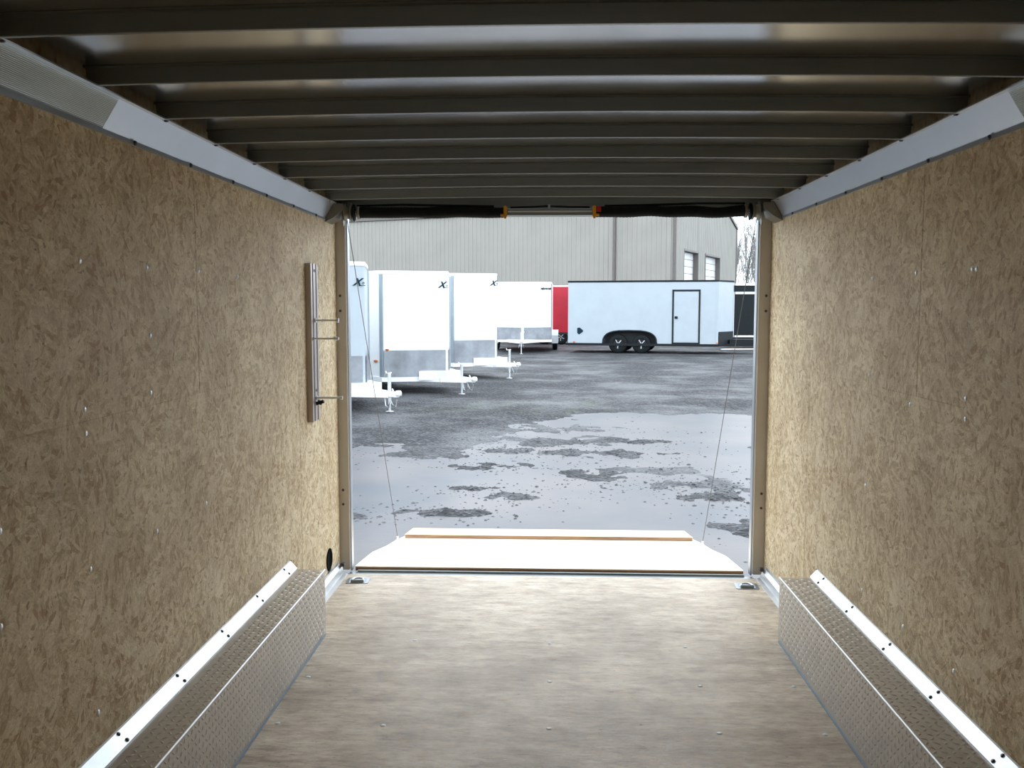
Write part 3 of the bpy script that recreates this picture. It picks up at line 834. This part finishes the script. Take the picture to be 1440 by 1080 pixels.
quad(-150, 150, -60, 6.4, GZ - 0.012); quad(-150, -4.2, 6.4, 18, GZ - 0.012, ZR); quad(5.6, 150, 6.4, 18, GZ - 0.012, ZR); quad(-150, 150, 18, 260, ZR, ZR)
struct(m.build('ground_outskirts', 'wet_gravel'), 'gravel yard stretching away to the metal building', 'ground')
m = MB(); m.add([(-9, 4.0, ZW), (9, 4.0, ZW), (9, 16.6, ZW), (-9, 16.6, ZW)], [(0, 1, 2, 3)])
tag(m.build('puddle', 'puddle_water'), 'wide shallow muddy puddle covering the yard just beyond the ramp', 'puddle', kind='stuff')

# loose stones poking out of the puddle
m = MB(); rnd = random.Random(3)
ico = bmesh.new(); bmesh.ops.create_icosphere(ico, subdivisions=1, radius=1.0)
iv = [v.co.copy() for v in ico.verts]; ico.verts.index_update(); ifc = [[v.index for v in f.verts] for f in ico.faces]; ico.free()
cnt = 0
while cnt < 2300:
    if rnd.random() < 0.72:
        bx, by, rx, ry, a = rnd.choice(bumps)
        x = rnd.gauss(bx, rx * 1.1); y = rnd.gauss(by, ry * 1.3)
    else:
        x = rnd.uniform(-2.8, 3.6); y = rnd.uniform(6.9, 15.5)
        if noise.noise(Vector((x * 1.1, y * 0.9, 5.0))) < 0.12: continue
    if y < 7.0 and abs(x) < 1.25: continue
    r = rnd.uniform(0.006, 0.016) * (1.5 if rnd.random() < 0.06 else 1)
    z = max(ZW - 0.003, ground_h(x, y))
    sc = Vector((rnd.uniform(.8, 1.4), rnd.uniform(.8, 1.3), rnd.uniform(.5, .9)))
    vs = [(x + q.x * r * sc.x * rnd.uniform(.85, 1.15), y + q.y * r * sc.y * rnd.uniform(.85, 1.15), z + q.z * r * sc.z) for q in iv]
    m.add(vs, ifc); cnt += 1
tag(m.build('gravel_stones', 'stone'), 'loose dark stones scattered through the puddle', 'stones', kind='stuff')

# ------------------------------------------------------------------ enclosed trailers parked in the yard
def wheel(parent, x, y, r, wd, out):
    """out = +1/-1 : side of the wheel that faces outward along y"""
    m = MB(); o = (x, y, r)
    prof = [(r * 0.56, -wd / 2), (r * 0.80, -wd / 2 - 0.004), (r * 0.95, -wd * 0.42), (r, -wd * 0.3), (r, wd * 0.3), (r * 0.95, wd * 0.42), (r * 0.80, wd / 2 + 0.004), (r * 0.56, wd / 2)]
    m.lathe(prof, o, axis=1, seg=32); t = m.build('wheel', 'black_rubber', parent)
    m = MB()
    yo = out * wd * 0.36
    m.lathe([(r * 0.57, -wd * 0.4), (r * 0.57, wd * 0.4)], o, axis=1, seg=28)
    m.lathe([(0.0, yo * 0.6), (r * 0.55, yo * 0.6)], o, axis=1, seg=28)
    m.build('rim', 'charcoal', t)
    m = MB()
    for k in range(5):
        a = 2 * PI * k / 5 + 0.4
        M = Matrix.Translation(Vector(o)) @ Matrix.Rotation(a, 4, 'Y')
        m.box(0.02, r * 0.5, *sorted((yo * 0.62, yo * 0.9)), -0.016, 0.016, M=M)
    m.lathe([(0.0, yo * 1.05), (0.045, yo * 1.0), (0.05, yo * 0.6)], o, axis=1, seg=16)
    m.build('spokes', 'aluminium', t)

def vnose_trailer(label, tip, heading, W, L, V, zb, H, o):
    """local frame: ground below the tip of the nose, +x forward, y left"""
    g = o.get
    root = empty('cargo_trailer', tip, heading)
    tag(root, label, 'trailer', 'enclosed cargo trailers in the yard')
    h = W / 2
    def plan(d=0.0, rt=0.10):
        # outline with a rounded nose tip
        pts = [(-V - L - d, -h - d), (-V + d * 0.2, -h - d)]
        a = Vector((-V, -h - d)); b_ = Vector((d, 0)); t = (b_ - a).normalized(); q = b_ - t * rt
        q2 = Vector((q.x, -q.y))
        for k in range(7):
            s = k / 6
            pts.append(tuple((1 - s) ** 2 * q + 2 * s * (1 - s) * b_ + s * s * q2))
        pts += [(-V + d * 0.2, h + d), (-V - L - d, h + d)]
        return pts
    zr = H - 0.075
    if g('arch'):
        ax, ar = g('arch')       # centre of arch, half length
        prof = [(-V - L, zb)]
        n = 14
        for k in range(n + 1):
            th = PI - PI * k / n
            cx = math.copysign(abs(math.cos(th)) ** 0.6, math.cos(th)) * ar
            prof.append((ax + cx, zb + g('arch_h') * math.sin(th) ** 0.75))
        prof += [(-V, zb), (-V, zr), (-V - L, zr)]
        m = MB(); m.prism(prof, -h, h, axis=1)
        m.build('body', g('body'), root)
        m = MB(); pl = [p for p in plan() if p[0] > -V - 0.001]
        m.prism(pl, g('nose_z', zb), zr, axis=2); m.build('nose', g('body'), root)
        m = MB()
        arc = prof[1:n + 2]
        m.tube([(a, -h - 0.006, z) for a, z in arc], 0.035, 8); m.build('arch_trim', g('trim'), root)
        m = MB(); m.box(ax - ar + 0.05, ax + ar - 0.05, -h + 0.30, -h + 0.32, zb - 0.08, zb + g('arch_h')); m.build('wheel_well', 'charcoal', root)
    else:
        m = MB(); m.prism(plan(), zb, zr, axis=2); m.build('body', g('body'), root)
    m = MB(); m.prism(plan(0.016), zr, H, axis=2); m.build('roof_trim', g('trim', 'white_paint'), root, bevel=0.01)
    m = MB(); m.prism(plan(0.02), zb - 0.10, zb, axis=2); m.build('lower_rail', g('rail', 'gloss_white'), root)
    # corner posts between side and nose
    for s in (-1, 1):
        m = MB(); M = Matrix.Translation((-V, s * h, 0)); m.box(-0.07, 0.02, *sorted((-s * 0.02, s * 0.014)), zb, zr, M=M)
        m.build('corner_post', g('post', 'post_grey'), root)
    # stone guard over the foot of the nose
    gh = g('guard_h', 0.58)
    if gh:
        for s in (-1, 1):
            a = Vector((-V + 0.03, s * (h - 0.02))); b_ = Vector((-0.035, s * 0.045)); t = (b_ - a); nr = Vector((t.y, -t.x)).normalized() * (1 if s < 0 else -1)
            p = [a + nr * 0.006, b_ + nr * 0.006, b_ + nr * 0.016, a + nr * 0.016]
            m = MB(); m.prism([tuple(q) for q in p], zb + g('guard_lift', 0.0), zb + gh, axis=2); m.build('stone_guard', g('guard', 'guard_plate'), root)
    # tongue
    T = g('tongue', 1.0); jx = g('jack', 0.62); zt0, zt1 = zb - 0.11, zb - 0.01
    m = MB()
    for s in (-1, 1):
        a = Vector((-V - 0.4, s * h * 0.72)); b_ = Vector((T - 0.2, s * 0.05)); t = (b_ - a).normalized(); q = Vector((-t.y, t.x)) * 0.035
        m.prism([tuple(a - q), tuple(b_ - q), tuple(b_ + q), tuple(a + q)], zt0, zt1, axis=2)
    m.box(-0.35, 0.05, -0.3, 0.3, zt0, zt1 - 0.02)
    m.build('tongue', g('frame', 'gloss_white'), root)
    m = MB(); m.box(T - 0.24, T - 0.02, -0.05, 0.05, zt0 + 0.01, zt1, bev=0.01)
    m.lathe([(0.0, 0.06), (0.045, 0.055), (0.062, 0.02), (0.062, -0.03), (0.0, -0.035)], (T - 0.02, 0, zt1 - 0.03), axis=2, seg=16)
    m.tube([(T - 0.12, 0, zt1), (T - 0.16, 0, zt1 + 0.05)], 0.012, 8)
    m.build('coupler', g('frame', 'gloss_white'), root)
    if g('step', True):
        m = MB(); m.prism([(-0.36, -0.53), (-0.06, -0.30), (0.16, -0.24), (0.16, 0.24), (-0.06, 0.30), (-0.36, 0.53)], zt1 - 0.06, zt1 + 0.13, axis=2); m.build('tongue_box', g('frame', 'gloss_white'), root)
    jz = tip[2]
    m = MB(); m.tube([(jx, 0, 0.02), (jx, 0, zt1 + 0.02)], 0.024, 12); m.tube([(jx, 0, zt0 - 0.12), (jx, 0, zt1 + g('jack_up', 0.32))], 0.032, 12)
    jk = m.build('jack', 'aluminium', root)
    m = MB(); m.lathe([(0.0, 0.012), (0.05, 0.012), (0.075, 0.0)], (jx, 0, 0.0), axis=2, seg=16); m.build('foot', 'aluminium', jk)
    jt = zt1 + g('jack_up', 0.32)
    m = MB(); m.tube([(jx, 0, jt - 0.03), (jx, 0.05, jt + 0.01), (jx - 0.05, 0.07, jt), (jx - 0.16, 0.10, jt - 0.01), (jx - 0.17, 0.10, jt + 0.03)], 0.010, 8); m.build('handle', 'bright_aluminium', jk)
    for s in (-1, 1):
        m = MB(); x0 = T - 0.28
        m.tube([(x0, s * 0.06, zt0), (x0 + 0.05, s * 0.09, zt0 - 0.14), (x0 + 0.12, s * 0.10, zt0 - 0.17), (x0 + 0.15, s * 0.09, zt0 - 0.05)], 0.009, 6); m.build('safety_chain', 'aluminium', root)
    # marker lights
    for (mx, my, mz) in g('lamps', []):
        m = MB(); m.box(mx - 0.045, mx + 0.045, my - 0.02, my + 0.02, mz - 0.022, mz + 0.022, bev=0.006); m.build('marker_light', 'amber_lens', root)
    # wheels
    rw = g('wheel_r', 0.36)
    for wx in g('axles', []):
        for s in (-1, 1):
            if g('outboard'):
                wheel(root, wx, s * (h + 0.13), rw, 0.21, s)
            else:
                wheel(root, wx, s * (h - 0.13), rw, 0.21, s)
    if g('outboard') and g('axles'):
        for s in (-1, 1):
            a, b_ = min(g('axles')) - rw - 0.12, max(g('axles')) + rw + 0.12
            m = MB(); lo, hi = sorted((s * h, s * (h + 0.27)))
            pr = [(a, zb - 0.22), (a, zb + 0.12), (a + 0.16, zb + 0.32), (b_ - 0.16, zb + 0.32), (b_, zb + 0.12), (b_, zb - 0.22), (b_ - 0.03, zb - 0.22), (b_ - 0.03, zb + 0.11), (b_ - 0.17, zb + 0.29), (a + 0.17, zb + 0.29), (a + 0.03, zb + 0.11), (a + 0.03, zb - 0.22)]
            m.prism(pr, lo, hi, axis=1); m.build('fender', 'gloss_white', root)
    # underbody axles
    if g('axles'):
        m = MB()
        for wx in g('axles'): m.tube([(wx, -h + 0.05, rw), (wx, h - 0.05, rw)], 0.04, 8)
        m.build('axle', 'charcoal', root)
    return root

R = math.radians
zr_ = ZR
def logo(root, V, h, z, s_face, size, small='R', frac=0.90):
    """X mark with a small letter and a rule below it, on the nose face of side s_face"""
    a = Vector((-V, s_face * h)); b_ = Vector((0, 0)); t = (b_ - a).normalized()
    p = a.lerp(b_, frac); nr = Vector((t.y, -t.x)) * (1 if s_face < 0 else -1)
    ang_ = math.atan2(t.y, t.x)
    M = Matrix.Translation((p.x + nr.x * 0.016, p.y + nr.y * 0.016, z)) @ Matrix.Rotation(ang_, 4, 'Z') @ Matrix.Rotation(PI / 2, 4, 'X')
    tx = text_mesh('X', size, 'dark_ink', root, M, shear=0.45, offset=size * 0.035, name='logo')
    me = tx.data
    M2 = M @ Matrix.Translation((size * 0.62, -size * 0.06, 0))
    t2 = text_mesh(small, size * 0.5, 'dark_ink', root, M2, shear=0.3, offset=size * 0.01, name='logo')
    m = MB(); m.box(size * 0.20, size * 0.85, -size * 0.36, -size * 0.30, -0.003, 0.004, M=M); m.build('logo', 'dark_ink', root)

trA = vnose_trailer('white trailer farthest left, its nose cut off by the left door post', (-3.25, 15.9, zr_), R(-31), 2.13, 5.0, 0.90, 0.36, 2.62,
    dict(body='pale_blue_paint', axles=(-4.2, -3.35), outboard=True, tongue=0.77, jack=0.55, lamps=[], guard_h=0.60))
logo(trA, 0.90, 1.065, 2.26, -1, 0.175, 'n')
trB = vnose_trailer('big white trailer in the middle of the left row of three', (-2.13, 19.1, zr_), R(-35), 2.13, 5.0, 0.90, 0.36, 2.58,
    dict(body='gloss_white', axles=(-4.2, -3.35), outboard=True, tongue=0.74, jack=0.37, jack_up=0.28, lamps=[(-1.09, -1.075, 0.69), (-0.83, -1.0, 0.93)], guard_h=0.56))
logo(trB, 0.90, 1.065, 2.29, -1, 0.175, 'n')
trC = vnose_trailer('white trailer at the back right of the left row of three', (-1.34, 23.4, zr_), R(-33), 1.83, 4.2, 0.72, 0.40, 2.69,
    dict(body='gloss_white', axles=(-3.0,), outboard=True, tongue=0.70, jack=0.40, jack_up=0.34, lamps=[(-0.88, -0.925, 0.70)], guard_h=0.58))
logo(trC, 0.72, 0.915, 2.44, -1, 0.175, 'n')
trD = vnose_trailer('white trailer seen head-on with two grey guard panels and open fenders', (-1.05, 36.3, zr_), R(-91), 2.30, 5.0, 0.55, 0.52, 2.845,
    dict(body='gloss_white', axles=(-3.6, -2.75), outboard=True, tongue=1.15, jack=0.95, jack_up=0.34, guard_h=0.50, guard='guard_plate', step=False))
# small dark name mark at the upper right of the head-on trailer
a = Vector((-0.55, 1.15)); b_ = Vector((0, 0)); t = (b_ - a).normalized(); p = a.lerp(b_, 0.2)
nr = Vector((-t.y, t.x))
if nr.y < 0: nr = -nr
M = Matrix.Translation((p.x + nr.x * 0.02, p.y + nr.y * 0.02, 2.58)) @ Matrix.Rotation(math.atan2(-t.y, -t.x), 4, 'Z') @ Matrix.Rotation(PI / 2, 4, 'X')
m = MB()
for k, (u, hgt) in enumerate(((-0.20, 0.05), (-0.13, 0.09), (-0.05, 0.06), (0.03, 0.07), (0.11, 0.05), (0.18, 0.08))):
    m.prism([(u - 0.035, -hgt / 2), (u + 0.025, -hgt / 2), (u + 0.045, hgt / 2), (u - 0.015, hgt / 2)], -0.002, 0.004, axis=2, M=M)
m.build('emblem', 'dark_ink', trD)
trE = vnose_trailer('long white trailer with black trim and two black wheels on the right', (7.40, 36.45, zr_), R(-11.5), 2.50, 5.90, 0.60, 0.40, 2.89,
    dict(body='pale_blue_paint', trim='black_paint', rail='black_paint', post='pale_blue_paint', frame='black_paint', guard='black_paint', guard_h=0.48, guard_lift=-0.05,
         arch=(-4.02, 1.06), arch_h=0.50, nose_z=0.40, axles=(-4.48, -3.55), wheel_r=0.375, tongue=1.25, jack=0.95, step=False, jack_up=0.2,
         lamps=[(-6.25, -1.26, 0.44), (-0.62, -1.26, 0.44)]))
m = MB(); m.box(0.0, 0.03, -0.03, 0.03, 0.40, 2.8); m.build('nose_edge', 'black_paint', trE)
# its side door with black frame, corner post cover, emblem
m = MB(); y = -1.25
dx0, dx1 = -2.36, -1.28; dz0, dz1 = 0.42, 2.52
for (a0, a1, c0, c1) in ((dx0, dx0 + 0.06, dz0, dz1), (dx1 - 0.06, dx1, dz0, dz1), (dx0, dx1, dz1 - 0.07, dz1), (dx0, dx1, dz0 - 0.02, dz0 + 0.03)):
    m.box(a0, a1, y - 0.022, y - 0.001, c0, c1)
m.build('door_frame', 'black_paint', trE)
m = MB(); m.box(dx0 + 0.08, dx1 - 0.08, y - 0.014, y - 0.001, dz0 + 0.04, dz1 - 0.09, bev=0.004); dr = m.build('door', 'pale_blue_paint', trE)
m = MB(); m.box(dx0 + 0.10, dx0 + 0.22, y - 0.05, y - 0.015, 1.38, 1.48, bev=0.01); m.build('latch', 'black_paint', dr)
m = MB(); m.prism([(-6.12, 1.0), (-6.12, 0.80), (-6.05, 0.74), (-5.90, 0.84), (-5.88, 0.90), (-6.02, 1.02)], y - 0.012, y - 0.001, axis=1); m.build('emblem', 'dark_ink', trE)
m = MB(); m.prism([(-0.15, -0.5), (1.15, -0.14), (1.15, 0.14), (-0.15, 0.5)], 0.385, 0.56, axis=2); m.build('tongue_cover', 'black_paint', trE)
m = MB(); m.tube([(-0.5, -0.75, 0.18), (1.0, -0.12, 0.18)], 0.03, 8); m.build('side_step', 'bright_aluminium', trE)

trF = vnose_trailer('bright red trailer glimpsed between two white trailers', (2.4, 45.6, zr_), R(0), 2.2, 4.0, 0.4, 0.60, 2.90,
    dict(body='red_paint', trim='white_paint', rail='charcoal', post='red_paint', frame='charcoal', guard_h=0, axles=(-2.6, -1.8), step=False))
# black trailer with white framed end beyond the right door post
trG = empty('cargo_trailer', (10.8, 42.0, zr_), 0.0)
tag(trG, 'black trailer with white trim, half hidden behind the right door post', 'trailer', 'enclosed cargo trailers in the yard')
m = MB(); m.box(-2.6, 3.0, -1.2, 1.2, 0.55, 2.80); m.build('body', 'black_body', trG)
m = MB(); m.box(-2.63, 3.03, -1.23, 1.23, 2.80, 2.90, bev=0.01); m.build('roof_trim', 'gloss_white', trG)
m = MB()
for (a0, a1, c0, c1) in ((-2.6, 3.0, 2.42, 2.52), (-2.6, -2.5, 0.55, 2.42), (2.9, 3.0, 0.55, 2.42), (-2.6, 3.0, 0.50, 0.58)):
    m.box(a0, a1, -1.225, -1.201, c0, c1)
m.build('panel_frame', 'white_paint', trG)
m = MB(); m.box(-2.6, 3.0, -1.19, 1.19, 0.42, 0.55); m.build('lower_rail', 'charcoal', trG)
for wx in (0.0, 0.9):
    wheel(trG, wx, -1.1, 0.36, 0.2, -1); wheel(trG, wx, 1.1, 0.36, 0.2, 1)

# ------------------------------------------------------------------ big metal building behind
bl = empty('metal_building', (7.5, 54.7, zr_))
tag(bl, 'large beige ribbed metal building behind the trailers', 'building')
dm_ = Vector((-0.92, 0.39, 0)).normalized(); dg = Vector((0.39, 0.92, 0)).normalized()
HE = 7.8; GW = 17.9; SL = 0.27
def rib_profile(L, pitch=0.305):
    pts = []; x = 0.0
    while x < L:
        pts += [(x, 0.0), (x + pitch * 0.62, 0.0), (x + pitch * 0.70, 0.035), (x + pitch * 0.92, 0.035)]
        x += pitch
    pts = [p for p in pts if p[0] < L] + [(L, 0.0)]
    return pts
def siding(m, o, d, nrm, a, b_, z0, z1f):
    pts = [p for p in rib_profile(b_ + 1) if a <= p[0] <= b_]
    pts = [(a, 0.0)] + pts + [(b_, 0.0)]
    vs = []
    for (s, q) in pts:
        p = o + d * s + nrm * q
        vs.append((p.x, p.y, z0)); vs.append((p.x, p.y, z1f(s)))
    m.add(vs, [(2 * i, 2 * i + 2, 2 * i + 3, 2 * i + 1) for i in range(len(pts) - 1)])
O = Vector((0, 0, 0))
nm = Vector((-0.39, -0.92, 0)).normalized(); ng = Vector((0.92, -0.39, 0)).normalized()
LM = 46.0
m = MB(); siding(m, O, dm_, nm, 0, LM, 0, lambda s: HE)
m.build('wall_panel', 'siding', bl)
doors = [(2.15, 5.7), (7.8, 12.2)]
DH = 5.35
def gz(s): return HE + SL * min(s, GW - s)
m = MB(); prev = 0.0
for a, b_ in doors:
    siding(m, O, dg, ng, prev, a, 0, gz); siding(m, O, dg, ng, a, b_, DH, gz); prev = b_
siding(m, O, dg, ng, prev, GW / 2 if prev < GW / 2 else GW, 0, gz)
m.build('wall_panel', 'siding', bl)
for a, b_ in doors:
    dep = 0.36
    m = MB()
    for s0, s1 in ((a - 0.04, a), (b_, b_ + 0.10)):
        vs = []
        poly = [O + dg * s0 + ng * 0.05, O + dg * s1 + ng * 0.05, O + dg * s1 - ng * dep, O + dg * s0 - ng * dep]
        m.prism([(p.x, p.y) for p in poly], 0, DH + 0.12, axis=2)
    poly = [O + dg * a + ng * 0.05, O + dg * b_ + ng * 0.05, O + dg * b_ - ng * dep, O + dg * a - ng * dep]
    m.prism([(p.x, p.y) for p in poly], DH, DH + 0.12, axis=2)
    fr = m.build('door_surround', 'brown_trim', bl)
    m = MB()
    k = 12
    for i in range(k):
        z0, z1 = DH * i / k, DH * (i + 1) / k - 0.03
        poly = [O + dg * a - ng * (dep - 0.06), O + dg * b_ - ng * (dep - 0.06), O + dg * b_ - ng * dep, O + dg * a - ng * dep]
        m.prism([(p.x, p.y) for p in poly], z0, z1, axis=2)
    m.build('overhead_door', 'door_white', bl)
# corner trim, downspout
m = MB(); M = Matrix.Identity(4)
p = O + nm * 0.06 + ng * 0.02
m.tube([(p.x, p.y, 0), (p.x, p.y, HE)], 0.11, 8); m.build('corner_trim', 'brown_trim', bl)
q = O + dm_ * 3.75 + nm * 0.12
m = MB(); m.tube([(q.x, q.y, 0), (q.x, q.y, HE)], 0.085, 8); m.build('downspout', 'brown_trim', bl)
p = O + dg * GW; m = MB(); m.tube([(p.x, p.y, 0), (p.x, p.y, HE)], 0.10, 8); m.build('corner_trim', 'brown_trim', bl)
# back walls and roof
m = MB()
a = O + dg * GW; b2 = a + dm_ * LM; c2 = O + dm_ * LM
m.add([(a.x, a.y, 0), (b2.x, b2.y, 0), (b2.x, b2.y, HE), (a.x, a.y, HE)], [(0, 1, 2, 3)])
mid = c2 + dg * GW / 2
m.add([(c2.x, c2.y, 0), (b2.x, b2.y, 0), (b2.x, b2.y, HE), (mid.x, mid.y, HE + SL * GW / 2), (c2.x, c2.y, HE)], [(0, 1, 2, 3, 4)])
m.build('wall_panel', 'siding', bl)
m = MB(); ov = 0.12
def roofp(s, zoff, e): return O + dg * s + ng * e
for s0, s1 in ((-ov, GW / 2), (GW + ov, GW / 2)):
    z0, z1 = HE - SL * ov + 0.05, HE + SL * GW / 2 + 0.05
    A = O + dg * s0 + ng * ov; B = O + dg * s1 + ng * ov; Cc = B + dm_ * (LM + 2 * ov); D = A + dm_ * (LM + 2 * ov)
    A2, B2 = A, B
    vs = [(A.x, A.y, z0), (B.x, B.y, z1), (Cc.x, Cc.y, z1), (D.x, D.y, z0), (A.x, A.y, z0 + 0.22), (B.x, B.y, z1 + 0.22), (Cc.x, Cc.y, z1 + 0.22), (D.x, D.y, z0 + 0.22)]
    m.add(vs, [(0, 1, 2, 3), (4, 5, 6, 7), (0, 1, 5, 4), (1, 2, 6, 5), (2, 3, 7, 6), (3, 0, 4, 7)])
m.build('roof', 'brown_trim', bl)

# ------------------------------------------------------------------ bare winter trees
def tree(x, y, H, seed, label):
    rnd = random.Random(seed)
    root = empty('bare_tree', (x, y, zr_)); tag(root, label, 'tree', 'bare trees behind the yard')
    tm = MB(); bm_ = MB()
    def branch(p, d, L, r, lev):
        pts = [p]; dd = d.copy(); k = 4; rr = [r]
        for i in range(k):
            dd = (dd + Vector((rnd.uniform(-.16, .16), rnd.uniform(-.16, .16), rnd.uniform(-.02, .16)))).normalized()
            pts.append(pts[-1] + dd * L / k); rr.append(r * (1 - 0.6 * (i + 1) / k))
        (tm if lev == 0 else bm_).tube(pts, r, 6 if lev < 2 else 3, False, rr)
        if lev >= 3: return
        nb = (9, 6, 5, 3)[lev]
        for i in range(nb):
            t = 0.25 + 0.75 * (i + rnd.random() * 0.6) / nb
            t = min(t, 0.99); j = int(t * k); q = pts[j].lerp(pts[j + 1], t * k - j)
            az = rnd.uniform(0, 2 * PI); sp_ = rnd.uniform(0.35, 0.65)
            nd_ = (dd + Vector((math.cos(az), math.sin(az), 0.9)) * sp_ * 0.7).normalized()
            branch(q, nd_, L * rnd.uniform(0.45, 0.68), max(0.022, r * 0.5), lev + 1)
    branch(Vector((0, 0, -0.05)), Vector((0, 0, 1)), H * 0.6, H * 0.012, 0)
    tm.build('trunk', 'bark', root); bm_.build('branches', 'bark', root)
tree(17.4, 84.0, 10.0, 1, 'bare tree next to the corner of the metal building')
tree(19.5, 91.0, 10.6, 2, 'bare tree in the middle of the gap right of the building')
tree(21.2, 102.0, 11.2, 3, 'bare tree rising farthest back beside the building corner')
tree(18.3, 78.0, 8.6, 4, 'bare tree closest to the right door post')
tree(22.8, 97.0, 11.0, 5, 'bare tree mostly hidden by the right door post')
tree(25.5, 110.0, 12.0, 6, 'bare tree behind the others near the right door post')
